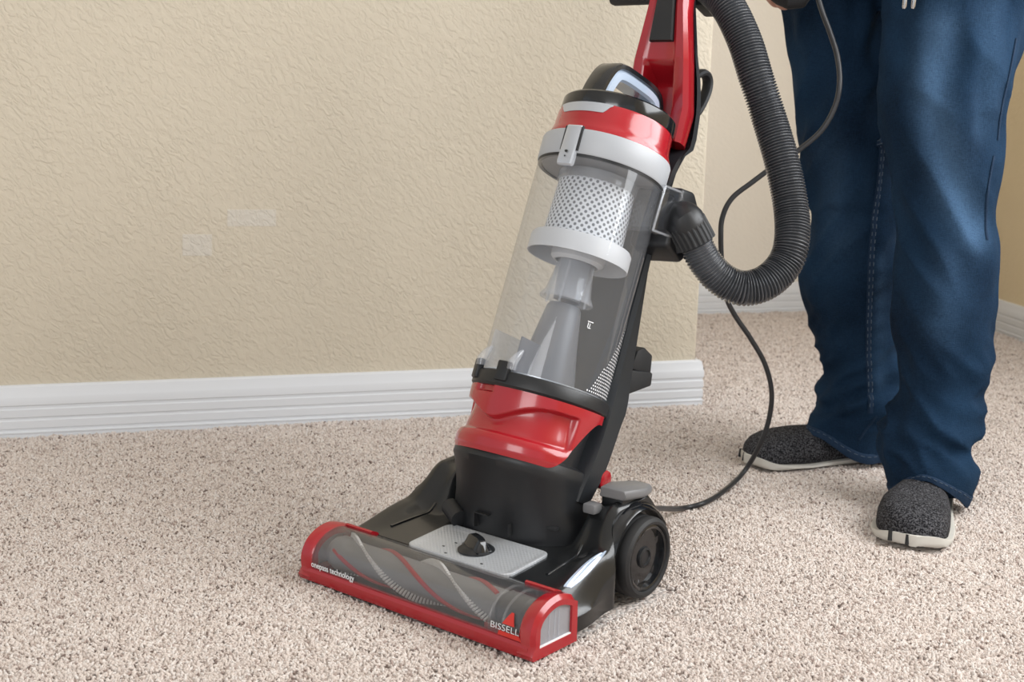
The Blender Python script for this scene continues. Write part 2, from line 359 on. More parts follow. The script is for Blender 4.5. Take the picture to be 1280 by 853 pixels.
# grip ridge of the dial
rr = []
for s in np.linspace(-1, 1, 15):
    hgt = .0165*(1-abs(s)**5)+.002; wd = .0095+.004*(1-abs(s)**2)
    c, s_ = cos(math.radians(-22)), sin(math.radians(-22)); ring = []
    for q, zz in ((-1, .003), (-.85, .6), (-.45, .97), (.45, .97), (.85, .6), (1, .003)):
        x = s*.021; y = q*wd*(1-.25*(zz > .5)); z = zz*hgt if zz > .01 else .003
        ring.append((kc[0]+x*c-y*s_, kc[1]+x*s_+y*c, plz(kc[1])+z))
    rr.append(ring)
mk('dial_grip', *loft(rr), BLKG, dial, ang=30)
for k, (x, y) in enumerate(((-.022, .108), (-.028, .092), (-.012, .078), (.020, .069), (.044, .079))):
    mk('index_mark', *box(x-.0016, x+.0016, y-.001, y+.001, plz(y)-.001, plz(y)+.0009), BLK, plate)

# ---- nozzle: red frame, clear window, brush
ARC = [(.0012, .018), (.0004, .030), (.0028, .040), (.0095, .0505), (.020, .058), (.032, .0625), (.045, .0640), (.058, .0618), (.070, .0575)]
ARC = [tuple(p) for p in spline(ARC, 4)]
def arcin(d, y1=.072):        # profile inset
    out = []
    for i, (y, z) in enumerate(ARC):
        a = ARC[max(i-1, 0)]; b2 = ARC[min(i+1, len(ARC)-1)]; t = np.array([b2[0]-a[0], b2[1]-a[1]]); t /= np.linalg.norm(t)
        out.append((y+t[1]*d, z-t[0]*d))
    return out
frame = MB()
def capring(X, o, zb):
    a = arcin(o); return [(X, y, z) for y, z in a]+[(X, .076-o, .058-o), (X, .077-o, zb), (X, a[0][0]+.0, zb)]
# front rail and rear strips
for (x0, x1) in ((-HW+.006, HW-.006),):
    R = [(.001, .003), (-.0012, .008), (-.0014, .016), (.0008, .0195), (.006, .0205), (.009, .018), (.012, .003)]
    frame.add(*loft([[(x, y, z) for y, z in R] for x in np.linspace(x0, x1, 24)]))
for s in (-1, 1):
    # end cap: solid band following the arch with an opening on the outer face
    ws_ = [0, .004, .016, .021]; offs = [.0035, -.0015, -.0015, .0015]
    outer = [[(s*(HW+.001-wx), y, z) for y, z in (arcin(of)+[(.078, .050), (.079, .003), (.001, .003), (-.0018, .009)])] for wx, of in zip(ws_, offs)]
    inner = [[(s*(HW+.001-wx), y, z) for y, z in ([(min(max(p[0], .012), .068), max(p[1], .0155)) for p in arcin(.0100)]+[(.0685, .047), (.0685, .015), (.0115, .015), (.0113, .018)])] for wx in (.021, 0)]
    rings = outer+inner; rings = rings+[outer[0]]
    frame.add(*loft(rings, True, False))
    x0, x1 = sorted((s*(HW-.018), s*(HW-(.064 if s < 0 else .060))))
    R = [(.060, .0560), (.060, .0618), (.0625, .0630), (.071, .0595), (.0735, .057), (.0735, .051)]
    frame.add(*loft([[(x, y, z) for y, z in R] for x in (x0, x1)]))
frame.build('nozzle_frame', RED, VAC, ang=32, bevel=0)
bm = bpy.data.objects['nozzle_frame']
xs = np.linspace(-HW+.012, HW-.012, 40)
o1 = arcin(.0012); o2 = arcin(.003)
mk('brush_window', *loft([[(x, y, z) for y, z in o1]+[(x, y, z) for y, z in o2[::-1]] for x in xs]), CLRW, VAC)
# interior: dark tray
tray = MB(); R = [(.010, .006), (.010, .014), (.02, .010), (.066, .010), (.0675, .052), (.074, .056), (.074, .006)]
tray.add(*loft([[(x, y, z) for y, z in R] for x in (-HW+.022, HW-.024)]))
tray.build('brush_chamber', plastic('chamber_grey', (.028, .026, .025), .5), VAC, ang=20)
# brush roll
RC = (.0395, .0335); x0, x1 = -HW+.026, .112
rings = []
for k in range(70):
    t = k/69; x = x0+(x1-x0)*t; r = .0195 if .02 < t < .99 else .017
    if t < .10: r *= 1.12
    if .10 <= t < .13: r *= 1.04
    rings.append([(x, RC[0]+r*cos(q), RC[1]+r*sin(q)) for q in np.linspace(0, 2*PI, 32, False)])
roll = mk('brush_roll', *loft(rings), plastic('roll_grey', (.36, .37, .39), .45), VAC)
def helix(x, ph, turns): return ph+turns*2*PI*(x-x0)/(x1-x0)
for ph in (2.4, 2.4+PI):
    P = []
    for x in np.linspace(x0+.012, x1-.004, 60): q = helix(x, ph, .95); P.append((x, RC[0]+.0200*cos(q), RC[1]+.0200*sin(q)))
    mk('spiral_strip', *tube(P, .0028, 8, hint=(0, 1, 0)), plastic('red_strip', (.62, .03, .04), .5) if ph < 3 else bpy.data.materials['red_strip'], roll)
mb = MB()
for ph in (2.4+PI/2, 2.4+3*PI/2):
    for x in np.arange(x0+.016, x1-.006, .0038):
        q = helix(x, ph, .95); d = np.array([0, cos(q), sin(q)]); c = np.array([x, *RC])
        L_ = .0285
        if c[2]+d[2]*L_ < .010: L_ = max(.02, (c[2]-.010)/max(.01, -d[2]))
        mb.add(*tube([c+d*.018, c+d*.023, c+d*min(L_, .0275)], [.0014, .0015, .0019], 6))
tag(mb.build('bristle_tufts', WPRINT, roll), kind='stuff')
# clear ribs at the right end of the chamber
for x in (.118, .137):
    P = [(x, y, z) for y, z in arcin(.006)]
    P = P+[(x, .0665, .03)]
    mk('chamber_rib', *tube(P, .0016, 8), CLRB, VAC)
mk('belt_cover', *loft([[(x, RC[0]+r*cos(q), RC[1]+r*sin(q)) for q in np.linspace(0, 2*PI, 28, False)] for x, r in ((.116, .012), (.119, .021), (.150, .021), (.158, .014))]), SMK, VAC)
mk('red_panel', *box(.108, .160, .010, .0125, .012, .024), REDS, VAC)
# end windows
for s in (-1, 1):
    a = [(min(max(p[0], .0115), .0685), max(p[1], .015)) for p in arcin(.010)]+[(.0685, .047), (.0685, .015), (.0115, .015)]
    ew = mk('end_window', *loft([[(s*(HW-.002), y, z) for y, z in a], [(s*(HW-.0045), y, z) for y, z in a]]), FROST, VAC, ang=30)
    for y in (.030, .040, .047):
        zt = np.interp(y, [p[0] for p in ARC], [p[1] for p in ARC])-.014
        mk('window_rib', *box(*sorted((s*(HW-.002), s*(HW-.0010))), y-.0006, y+.0006, .017, zt), CLRB, ew)
    mk('window_sill_bead', *box(*sorted((s*(HW-.002), s*(HW+.0004))), .012, .068, .0150, .0163), WPRINT, ew)
# lettering on the window, wrapped on the arch
arcL = np.r_[0, np.cumsum([np.linalg.norm(np.subtract(ARC[i+1], ARC[i])) for i in range(len(ARC)-1)])]
def on_arch(s_, d=0):
    i = min(max(int(np.searchsorted(arcL, s_))-1, 0), len(ARC)-2); t = (s_-arcL[i])/(arcL[i+1]-arcL[i])
    y = ARC[i][0]*(1-t)+ARC[i+1][0]*t; z = ARC[i][1]*(1-t)+ARC[i+1][1]*t
    tg = np.subtract(ARC[i+1], ARC[i]); tg = tg/np.linalg.norm(tg); return y-tg[1]*d, z+tg[0]*d
def text_mesh(body, size, xs_=1, outline=0, bold=0):
    cu = bpy.data.curves.new('t', 'FONT'); cu.body = body; cu.size = size; cu.offset = bold; cu.resolution_u = 3; cu.space_character = 1.0
    ob = bpy.data.objects.new('t', cu); me = bpy.data.meshes.new_from_object(ob); bm = bmesh.new(); bm.from_mesh(me)
    bmesh.ops.subdivide_edges(bm, edges=[e for e in bm.edges if e.calc_length() > size*.3], cuts=2)
    V = [tuple(v.co) for v in bm.verts]; Fc = [tuple(v.index for v in f.verts) for f in bm.faces]; bm.free(); bpy.data.objects.remove(ob)
    return [(v[0]*xs_, v[1]) for v in V], Fc
def print_arch(name, V2, Fc, x, s_, m, d=.0004, off=0):
    n = len(V2); V = []
    for dd in (d+off, d+off+.0002):
        for u_, v_ in V2: y, z = on_arch(s_+v_, dd-.0012+.0012); V.append((x+u_, y, z))
    return mk(name, V, [f[::-1] for f in Fc]+[tuple(i+n for i in f) for f in Fc], m, bpy.data.objects['brush_window'], smooth=False)
tv, tf = text_mesh('onepass technology', .0108, .88, bold=.00012); print_arch('lettering', tv, tf, -HW+.021, .0050, WPRINT, off=.0004)
# emblem: red peak cut by the name
emb = [(.010, .0190), (.0215, .0190), (.0165, .0305), (.0145, .0305)]
def fan(pts, n=4):      # subdivide quad (a,b,c,d) vertically
    a, b2, c, d = [np.array(p) for p in pts]; V = []; Fc = []
    for i in range(n+1):
        t = i/n; V += [tuple(a+(d-a)*t), tuple(b2+(c-b2)*t)]
    for i in range(n): Fc.append((2*i, 2*i+1, 2*i+3, 2*i+2))
    return V, Fc
EX = .129
print_arch('emblem', *fan([(.012, .0170), (.029, .0170), (.024, .0310), (.0205, .0310)]), EX, 0, plastic('emblem_red', (.62, .03, .02), .5))
print_arch('emblem', *fan([(.006, .0030), (.040, .0030), (.036, .0086), (.008, .0086)]), EX, 0, bpy.data.materials['emblem_red'])
tv, tf = text_mesh('BISSELL', .0098, 1.30, bold=-.0001); print_arch('lettering', tv, tf, EX-.004, .0094, WPRINT, off=.0006)

# ---- wheels
def wheel(s):
    X0 = s*.143; c = (.243, .0525); R = .0505; root = None
    def rv(prof, n=48): return loft([[(X0+s*x, c[0]+r*cos(q), c[1]+r*sin(q)) for q in np.linspace(0, 2*PI, n, False)] for r, x in prof])
    tire = mk('wheel', *rv([(.020, -.002), (.044, -.002), (.0492, .0), (R, .004), (R, .011), (.0495, .0135), (R, .016), (R, .023), (.0492, .0265), (.0455, .029), (.0425, .0285), (.041, .026), (.0405, .006), (.02, .006)]), RUB, VAC)
    mk('rim', *rv([(.041, .020), (.0415, .0262), (.039, .0272), (.0365, .0262), (.034, .016), (.022, .009), (.012, .008), (.004, .008)]), BLKG, tire)
    mk('hub_cap', *rv([(.0135, .006), (.0135, .020), (.0125, .0225), (.0095, .0235), (.0088, .0215), (.002, .0218)]), BLK, tire)
    for k in range(5):
        q = 2*PI*k/5+.5; d = np.array([0, cos(q), sin(q)]); e = np.array([0, -sin(q), cos(q)]); X = np.array([s, 0, 0]); o = np.array([X0, *c])
        V = [o+d*r+e*w_*t+X*x for r, w_ in ((.012, .0035), (.037, .006)) for t, x in ((-1, .008), (1, .008), (1, .0165 if r < .02 else .022), (-1, .0165 if r < .02 else .022))]
        mk('spoke', V, [(0, 1, 2, 3), (7, 6, 5, 4), (0, 4, 5, 1), (1, 5, 6, 2), (2, 6, 7, 3), (3, 7, 4, 0)], BLKG, tire, bevel=.001, seg=2)
for s in (1, -1): wheel(s)
# fender lip over each wheel
for s in (1, -1):
    rr = []
    for q in np.linspace(math.radians(15), math.radians(170), 22):
        d = np.array([cos(q), sin(q)]); ring = []
        for r, x in ((.0565, .128), (.0565, .158), (.0590, .160), (.0625, .156), (.0665, .146), (.066, .128)):
            ring.append((s*x, .243-d[0]*r, .0525+d[1]*r))
        rr.append(ring)
    mk('wheel_arch', *loft(rr), BLKG, VAC, ang=30)
# release pedal with red latch
for nm, pts, z0, z1, m_, bev in (('release_pedal', [(.114, .212), (.150, .216), (.154, .258), (.144, .288), (.118, .290), (.106, .25)], .127, .140, GRY, .003),
                            ):
    n = len(pts); V = [(x+(0 if z == z0 else (.5-k/n)*.004), y, z+(y-.2)*(-.10)) for z in (z0, z0+.006, z1) for k, (x, y) in enumerate([(p[0]*.94+.007, p[1]*.97+.005) if z != z0+.006 else p for p in pts])]
    mk(nm, *loft([V[:n], V[n:2*n], V[2*n:]]), m_, VAC, bevel=bev, ang=25)
mk('pedal_stem', *box(.106, .124, .190, .208, .108, .1205), GRY, VAC, bevel=.003)
mk('pedal_neck', *box(.112, .145, .22, .27, .100, .130), BLK, VAC, bevel=.004)
mk('red_latch', *tube([(.076, .262, .130), (.090, .262, .130)], .0125, 24), RED, VAC, bevel=.0015, ang=30)
mk('cord_guard', *tube([(.120, .27, .088), (.130, .296, .083), (.133, .306, .079)], [.009, .007, .0045], 12), BLK, VAC)

# ---- motor housing (black lower body)
def ring3(yc, zc, a, b2, tilt, n=72, sq=2.3, cut=None):
    out = []
    for k in range(n):
        t = 2*PI*k/n; cx = abs(cos(t))**(2/sq)*math.copysign(1, cos(t)); sy = abs(sin(t))**(2/sq)*math.copysign(1, sin(t))
        out.append((a*cx, yc+b2*sy*cos(tilt), zc-b2*sy*sin(tilt)))
    return out
def bring(v0, w_, a, b2, n=72, sq=2.3):
    return [b2l(a*abs(cos(2*PI*k/n))**(2/sq)*math.copysign(1, cos(2*PI*k/n)), v0+b2*abs(sin(2*PI*k/n))**(2/sq)*math.copysign(1, sin(2*PI*k/n)), w_) for k in range(n)]
rings = [bring(.008, -.004, .068, .070, sq=2), bring(.008, -.03, .070, .071, sq=2), bring(.006, -.086, .072, .073, sq=2), bring(.005, -.090, .084, .084), bring(.004, -.098, .0865, .0865, sq=2.2), bring(.004, -.104, .0868, .0868, sq=2.2),
         ring3(.206, .130, .0865, .080, .36), ring3(.210, .112, .0880, .076, .27), ring3(.213, .097, .092, .073, .18), ring3(.217, .082, .098, .072, .09), ring3(.220, .064, .103, .072, 0), ring3(.222, .045, .103, .072, 0)]
mk('motor_housing', *loft(rings[::-1]), BLK, VAC, ang=50)
# recessed joint details at the foot of the housing
mk('pivot_recess', *tube([(-.080, .160, .082), (-.052, .148, .074)], .0115, 20), BLKM, VAC)
for (x, y, z, sx, sz) in ((-.010, .1405, .092, .022, .0012), (-.021, .1405, .082, .0012, .018), (.032, .1425, .080, .0012, .015), (.080, .166, .088, .014, .003)):
    mk('housing_groove', *box(x-sx/2, x+sx/2, y-.0015, y+.006, z-sz/2, z+sz/2), BLKM, VAC)

# ---- red filter door: sculpted half shell
def door_pt(az, s_, dr=0):
    a = abs(az)
    wt = -.016; wb = -.097+.070*smooth01(.95, 1.72, a)
    w_ = wt+(wb-wt)*s_
    R = .0885+.002*smooth01(-.06, -.02, w_)-.001
    R += .004*smooth01(-.068, -.082, w_)*smooth01(1.6, 1.2, a)      # lower bumper stands proud
    R -= .003*smooth01(-.088, -.101, w_)
    # recess
    lip = -.034-.020*math.exp(-((az+.05)/.42)**2)+.004*smooth01(.3, .9, az)
    ins = smooth01(lip+.0015, lip-.0022, w_)*smooth01(-.0735, -.070, w_)*smooth01(1.28, 1.18, a)
    R -= .0095*ins*(1-.55*smooth01(lip-.003, -.072, w_))
    # small notch under the rim
    nt = smooth01(.20, .14, abs(az+.28))*smooth01(-.026, -.0235, w_); R -= .006*nt
    R += dr
    return b2l(R*1.0*sin(az), .004-R*cos(az), w_)
na, ns = 150, 60; V = []; Fc = []
az = np.linspace(-1.78, 1.78, na)
for dr in (0, -.012):
    for a in az:
        for k in range(ns): V.append(door_pt(a, k/(ns-1), dr if dr == 0 else 0) if dr == 0 else b2l(.0755*sin(a), .004-.0755*cos(a), -.016+(-.081+.070*smooth01(.95, 1.72, abs(a)))*k/(ns-1)))
T = na*ns
for i in range(na-1):
    for k in range(ns-1):
        q = (i*ns+k, i*ns+k+1, (i+1)*ns+k+1, (i+1)*ns+k); Fc.append(q); Fc.append(tuple(T+x for x in q[::-1]))
    for k in (0, ns-1): Fc.append((i*ns+k, (i+1)*ns+k, T+(i+1)*ns+k, T+i*ns+k))
for i in (0, na-1):
    for k in range(ns-1): Fc.append((i*ns+k, i*ns+k+1, T+i*ns+k+1, T+i*ns+k))
mk('filter_door', V, Fc, RED, VAC, ang=50)

# ---- canister
base = mk('canister_base', *lathe([(0, -.016), (.086, -.016), (.0885, -.013), (.0885, .000), (.0865, .003), (.082, .004), (.0, .004)]), BLK, VAC)
mk('base_liner', *lathe([(0, .003), (.0765, .003), (.0765, .006), (.0, .006)]), SILV, VAC)
for azm in (-.63, .02):
    c = b2l(.087*sin(azm), -.087*cos(azm), .006)
    V, Fc = box(-.009, .009, -.005, .004, -.014, .011)
    V = [b2l(p[0]*cos(azm)+(.0865-p[1])*sin(azm), -(.0865-p[1])*cos(azm)+p[0]*sin(azm), p[2]+.004) for p in V]
    lug = mk('hinge_lug', V, Fc, BLK, base, bevel=.002)
    # clear eyelet above the lug
    P = [b2l((.087+r)*sin(azm+da), -(.087+r)*cos(azm+da), w_) for r, da, w_ in ((.002, .13, .006), (.003, .13, .014), (.0, .16, .024), (-.004, .2, .032))]
    mk('clear_hook', *tube(P, [.006, .0062, .0048, .002], 12), CLRB, base)
cup = mk('dirt_cup', *lathe([(.0815, .003), (.0816, .010), (.0830, .290)], 96, a1=2*PI-1e-5) if False else openlathe([(.0815, .003), (.0820, .10), (.0826, .20), (.0830, .290)], 96), CLR, VAC)
# dotted print at the lower back right of the cup, and the level mark
dots = MB()
for i in range(0, 26):
    for j in range(32):
        azm = math.radians(126)-i*.050-(j % 2)*.025; w_ = .008+j*.0040
        lim = math.radians(126)-.050*(17*(1-j/32)**1.2)
        if azm < lim: continue
        r = .0824+.0012*w_/.29; e = .00125*(1-.012*j)
        c = [b2l(r*sin(azm+e/r*cos(q)), -r*cos(azm+e/r*cos(q)), w_+e*sin(q)) for q in np.linspace(0, 2*PI, 6, False)]
        n0 = len(dots.v); dots.v += [tuple(p) for p in c]; dots.f.append(tuple(range(n0, n0+6)))
do = dots.build('printed_dots', WPRINT, cup, smooth=False); tag(do, kind='stuff')
mb = MB()
for (da, dw, ea, ew) in ((0, 0, .004, .0005), (-.0025, -.0045, .0005, .003), (0, -.0045, .0004, .0025), (.0, -.0078, .002, .0005)):
    azm = math.radians(62)+da/.084; w_ = .088+dw; r = .0838
    mb.add([b2l(r*sin(azm+a*ea/r), -r*cos(azm+a*ea/r), w_+b3*ew) for a, b3 in ((-1, -1), (1, -1), (1, 1), (-1, 1))], [(0, 1, 2, 3)])
mb.build('level_mark', WPRINT, cup, smooth=False)
# filter screen
m, N, L, b = newmat('perforated_white'); b.inputs['Roughness'].default_value = .45
uvn = N.new('ShaderNodeUVMap'); sp = N.new('ShaderNodeSeparateXYZ'); L.new(uvn.outputs[0], sp.inputs[0])
def mth(op, a, b3=None, c=None):
    n = N.new('ShaderNodeMath'); n.operation = op
    for i, x in enumerate((a, b3, c)):
        if x is None: continue
        if isinstance(x, (int, float)): n.inputs[i].default_value = x
        else: L.new(x, n.inputs[i])
    return n.outputs[0]
U, Vv = sp.outputs[0], sp.outputs[1]
uu = mth('ADD', U, Vv); vv2 = mth('SUBTRACT', U, Vv)
fu = mth('SUBTRACT', mth('FRACT', uu), .5); fv = mth('SUBTRACT', mth('FRACT', vv2), .5)
d2 = mth('SQRT', mth('ADD', mth('MULTIPLY', fu, fu), mth('MULTIPLY', fv, fv)))
mask = mth('LESS_THAN', d2, .31)
mc = N.new('ShaderNodeMix'); mc.data_type = 'RGBA'; L.new(mask, mc.inputs[0]); mc.inputs[6].default_value = (.66, .68, .72, 1); mc.inputs[7].default_value = (.13, .14, .16, 1); L.new(mc.outputs[2], b.inputs['Base Color'])
bp = N.new('ShaderNodeBump'); bp.inputs['Strength'].default_value = .5; bp.inputs['Distance'].default_value = .001; bp.invert = True; L.new(mask, bp.inputs['Height']); L.new(bp.outputs[0], b.inputs['Normal'])
PERF = m
n = 80; prof = [(.0525, .198), (.0520, .215), (.0515, .235), (.0510, .255), (.0505, .270)]
V = []; Fc = []
for k in range(n):
    t = 2*PI*k/n
    for r, w_ in prof: V.append(b2l(r*sin(t), -r*cos(t), w_))
for i in range(n):
    j = (i+1) % n
    for q in range(4): Fc.append((i*5+q, j*5+q, j*5+q+1, i*5+q+1))
scr = mk('filter_screen', V, Fc, PERF, VAC)
uvl = scr.data.uv_layers.new(name='UVMap')
for poly in scr.data.polygons:
    idx = [scr.data.loops[li].vertex_index for li in poly.loop_indices]; ks = [i//5 for i in idx]
    wrap = max(ks)-min(ks) > 5
    for li, i in zip(poly.loop_indices, idx):
        k = i//5; k = n if (wrap and k == 0) else k
        uvl.data[li].uv = (k/n*36, (prof[i % 5][1])/.0092)
mk('screen_flange', *lathe([(.050, .199), (.0640, .196), (.0665, .192), (.0665, .171), (.0650, .171), (.0640, .189), (.0360, .192), (.036, .199)], 80, closedprof=True), WHT, scr)
mk('screen_collar', *lathe([(.050, .268), (.0535, .270), (.0535, .282), (.048, .284), (.040, .290), (.040, .27)], 64, closedprof=True), CLRB, scr)
mk('inner_collar', *lathe([(.034, .195), (.036, .192), (.035, .172), (.030, .168), (.028, .168), (.03, .19)], 48, closedprof=True), WHT, scr)
mk('air_guide', *lathe([(.0225, .170), (.0235, .168), (.030, .128), (.0345, .121), (.0355, .119), (.0345, .117), (.030, .119), (.0215, .168)], 56, closedprof=True), CLRB, VAC)
mk('air_tube', *lathe([(.0, .19), (.021, .19), (.0205, .155), (.017, .118), (.0, .118)], 40), SMK, VAC)
for k in range(4):
    q = k*PI/2+.3; P = [b2l(.0245*sin(q), -.0245*cos(q), .166), b2l(.026*sin(q), -.026*cos(q), .112)]
    mk('guide_rib', *tube(P, .0016, 8), CLRB, bpy.data.objects['air_guide'])
mk('dust_cone', *lathe([(.0, .112), (.0200, .112), (.0225, .108), (.031, .055), (.040, .010), (.040, .006), (.0, .006)], 56), SMK, VAC)
V, Fc = box(-.001, .001, -.078, -.03, .006, .050)
mk('baffle', [b2l(p[0]*cos(.1)-p[1]*sin(.1), p[0]*sin(.1)+p[1]*cos(.1), p[2]) for p in V], Fc, SMK, VAC)
V, Fc = box(-.066, -.064, -.042, .035, .006, .060)
mk('baffle', [b2l(*p) for p in V], Fc, CLRB, VAC)
mk('cup_top_seal', *lathe([(0, .286), (.078, .286), (.0785, .291), (.0, .291)], 64), GRY, VAC)
# dark backing behind the cup belongs to the spine (built below)

# ---- lid
lid = mk('lid_ring', *lathe([(.070, .288), (.0840, .288), (.0850, .2895), (.0855, .3175), (.0845, .320), (.070, .320)], 96, closedprof=True), LGRY, VAC)
mk('lid_gasket', *lathe([(.079, .2845), (.0832, .2845), (.0835, .288), (.079, .288)], 80, closedprof=True), BLK, VAC)
band = mk('lid_band', *lathe([(.0, .319), (.0825, .319), (.0828, .322), (.0795, .329), (.0772, .338), (.0762, .357), (.075, .3600), (.0, .3600)], 96, v0=.002), RED, VAC)
# grey inlay in the front of the band
mb = MB(); rr = []
for k in range(25):
    t = -1+2*k/24; azm = t*.56-.02; lo = .3625+.0065*smooth01(.70, 1, abs(t)); lo = .3475+.0105*smooth01(.72, 1.0, abs(t))
    rr.append([b2l(r*sin(azm), -r*cos(azm), w_) for r, w_ in ((.073, lo), (.0756, lo), (.0752, .3598), (.073, .3598))])
mk('lid_inlay', *loft(rr), SILV, band, ang=30)
cap = mk('lid_cap', *lathe([(.0, .3600), (.0755, .3600), (.0762, .362), (.0757, .3765), (.0735, .379), (.030, .381), (.0, .381)], 96, v0=.004), BLKG, VAC)
# release tab at the front
rr = []
for k, (w_, of, hw_) in enumerate(((.3235, .0010, .0105), (.3220, .0022, .0108), (.300, .0028, .0112), (.276, .0040, .0116), (.272, .0036, .0110), (.2705, .002, .0098))):
    azm = -.03; R = .0855
    ring = []
    for q, dd in ((-1, -.0025), (-.97, of*.7), (-.8, of), (.8, of), (.97, of*.7), (1, -.0025)):
        x = q*hw_; x += .005; ring.append(b2l(x, -(math.sqrt(R*R-x*x)+dd), w_))
    rr.append(ring)
tab = mk('release_tab', *loft(rr), SILV, VAC, ang=30)
mb = MB(); 
mb.add([b2l(x+.005, -.0897, w_+.008) for x, w_ in ((-.0015, .274), (.0015, .274), (0, .2715))], [(0, 1, 2)])
mb.add([b2l(x+.005, -.0897, w_+.008) for x, w_ in ((-.002, .2785), (.001, .2775), (.003, .2800), (.0005, .2812), (-.002, .2808))], [(0, 1, 2, 3, 4)])
mb.build('tab_print', BLK, tab, smooth=False)
for s in (-1, 1):
    V, Fc = box(.0118, .0135, -.0015, .0015, .2905, .3225)
    mk('tab_gap', [b2l(s*p[0]+.005, -.0844+p[1], p[2]) for p in V], Fc, BLKM, lid)
# carrying handle: black arch with silver inside
path = spline([(-.064, .368), (-.056, .395), (-.044, .417), (-.026, .4255), (.014, .429), (.048, .429), (.066, .421), (.074, .400), (.075, .370)], 6)
def arch(path, x_half, t0, t1, name, m_, par, lift=0):
    P = np.array(path); rr = []
    for i in range(len(P)):
        t = P[min(i+1, len(P)-1)]-P[max(i-1, 0)]; t = t/np.linalg.norm(t); nrm = np.array([-t[1], t[0]])
        ring = []
        for q, s_ in ((-.8, 0), (-1, .2), (-1, .8), (-.8, 1), (.8, 1), (1, .8), (1, .2), (.8, 0)):
            p = P[i]+nrm*(t0+(t1-t0)*s_); ring.append(b2l(x_half*q, p[0], p[1]))
        rr.append(ring)
    return mk(name, *loft(rr), m_, par, ang=40)
hd = arch(path, .0160, -.003, .0065, 'carry_handle', BLKG, VAC)
arch(path[2:-1], .0163, -.0175, -.0025, 'handle_liner', SILVG, hd)

# ---- neck, spine
def neck_sec(w_):
    hw_ = np.interp(w_, [.33, .37, .42, .48, .56, .65, .9], [.044, .045, .050, .044, .029, .024, .022])
    vf = np.interp(w_, [.33, .38, .42, .48, .56, .65, .9], [.090, .084, .076, .056, .036, .030, .03])
    rec = .034*smooth01(.482, .458, w_)+.004
    dp = np.interp(w_, [.33, .42, .56, .9], [.03, .040, .036, .034])
    k = .60
    return [(-hw_*.80, vf+dp), (-hw_, vf+dp*.55), (-hw_, vf+.006), (-hw_*.88, vf), (-hw_*k, vf), (-hw_*(k-.07), vf+.002), (-hw_*(k-.16), vf+rec), (hw_*(k-.16), vf+rec), (hw_*(k-.07), vf+.002), (hw_*k, vf), (hw_*.88, vf), (hw_, vf+.006), (hw_, vf+dp*.55), (hw_*.80, vf+dp)]
wsn = np.r_[np.linspace(.374, .45, 12), np.linspace(.454, .486, 12), np.linspace(.495, .80, 18)]
mk('neck', *loft([[b2l(x, v_, w_) for x, v_ in neck_sec(w_)] for w_ in wsn]), RED, VAC, ang=32)
rr = []
for w_ in np.linspace(.503, .72, 14):
    s_ = neck_sec(w_); vf = s_[3][1]; hw_ = s_[11][0]*.47
    rr.append([b2l(x, v_, w_) for x, v_ in ((-hw_, vf+.004), (-hw_, vf-.001), (-hw_+.002, vf-.003), (hw_-.002, vf-.003), (hw_, vf-.001), (hw_, vf+.004))])
mk('grip_inset', *loft(rr), BLKM, VAC, ang=30)
# spine: w -> half width, front v, back v
SP = [(-.125, .090, .008, .048), (-.105, .090, .012, .056), (-.085, .090, .018, .064), (-.055, .088, .026, .072), (-.02, .081, .040, .086), (.005, .074, .052, .102), (.03, .064, .066, .112), (.06, .058, .074, .115), (.12, .055, .077, .108), (.20, .054, .079, .094),
      (.27, .054, .080, .090), (.33, .054, .084, .100), (.36, .050, .100, .112), (.38, .047, .124, .129), (.43, .044, .119, .124), (.465, .040, .109, .114), (.50, .036, .088, .096), (.58, .022, .064, .074), (.8, .018, .058, .066)]
wz = [s[0] for s in SP]; rr = []
for w_ in np.linspace(-.125, .80, 60):
    h, f_, k_ = [float(np.interp(w_, wz, [s[i] for s in SP])) for i in (1, 2, 3)]
    rr.append([b2l(x, v_, w_) for x, v_ in ((-h*.75, k_), (-h, k_-.012), (-h, f_+.004), (-h*.9, f_), (h*.9, f_), (h, f_+.004), (h, k_-.012), (h*.75, k_))])
mk('spine', *loft(rr), plastic('spine_black', (.018, .021, .025), .36), VAC, ang=28)
# groove line along the right cheek of the spine
P = [] and [b2l(float(np.interp(w_, wz, [s[1] for s in SP]))+.0004, float(np.interp(w_, wz, [s[2] for s in SP]))+.016, w_) for w_ in np.linspace(-.02, .32, 24)]
# hose rest / tool bar and hose block near the top
mk('tool_bar', *tube([b2l(-.122, .078, .583), b2l(-.117, .078, .583), b2l(-.01, .078, .583)], [.008, .010, .010], 16), BLKM, VAC, bevel=.0)
mk('hose_bracket', *bbox_b(.006, .052, .090, .128, .575, .64), BLKM, VAC, bevel=.004)
# cord hooks
def hook_loop(pts, r, name, sx=.009):
    P = spline([(p[0], p[1], p[2]) for p in pts], 6); P = [b2l(*p) for p in P]
    return mk(name, *tube(P, r, 10, hint=(1, 0, 0), sx=1.5), BLKM, VAC)
hook_loop([(.022, .104, .468), (.022, .120, .484), (.022, .136, .496), (.022, .151, .494), (.022, .157, .478), (.022, .149, .448), (.022, .134, .430), (.022, .112, .440)], .0056, 'cord_hook')
mk('hook_mount', *bbox_b(-.006, .030, .116, .136, .420, .462), BLKM, VAC, bevel=.005)
V = [b2l(x, v_, w_) for x in (.0, .046) for v_, w_ in ((.100, .018), (.100, .060), (.172, .074), (.177, .056))]
hk = mk('cord_hook', *loft([V[:4], V[4:]]), BLKM, VAC, bevel=.003)
V = [b2l(x, v_, w_) for x in (.004, .042) for v_, w_ in ((.124, .066), (.128, .092), (.142, .101), (.166, .096), (.174, .070))]
mk('hook_tongue', *loft([V[:5], V[5:]]), BLKM, hk, bevel=.002)

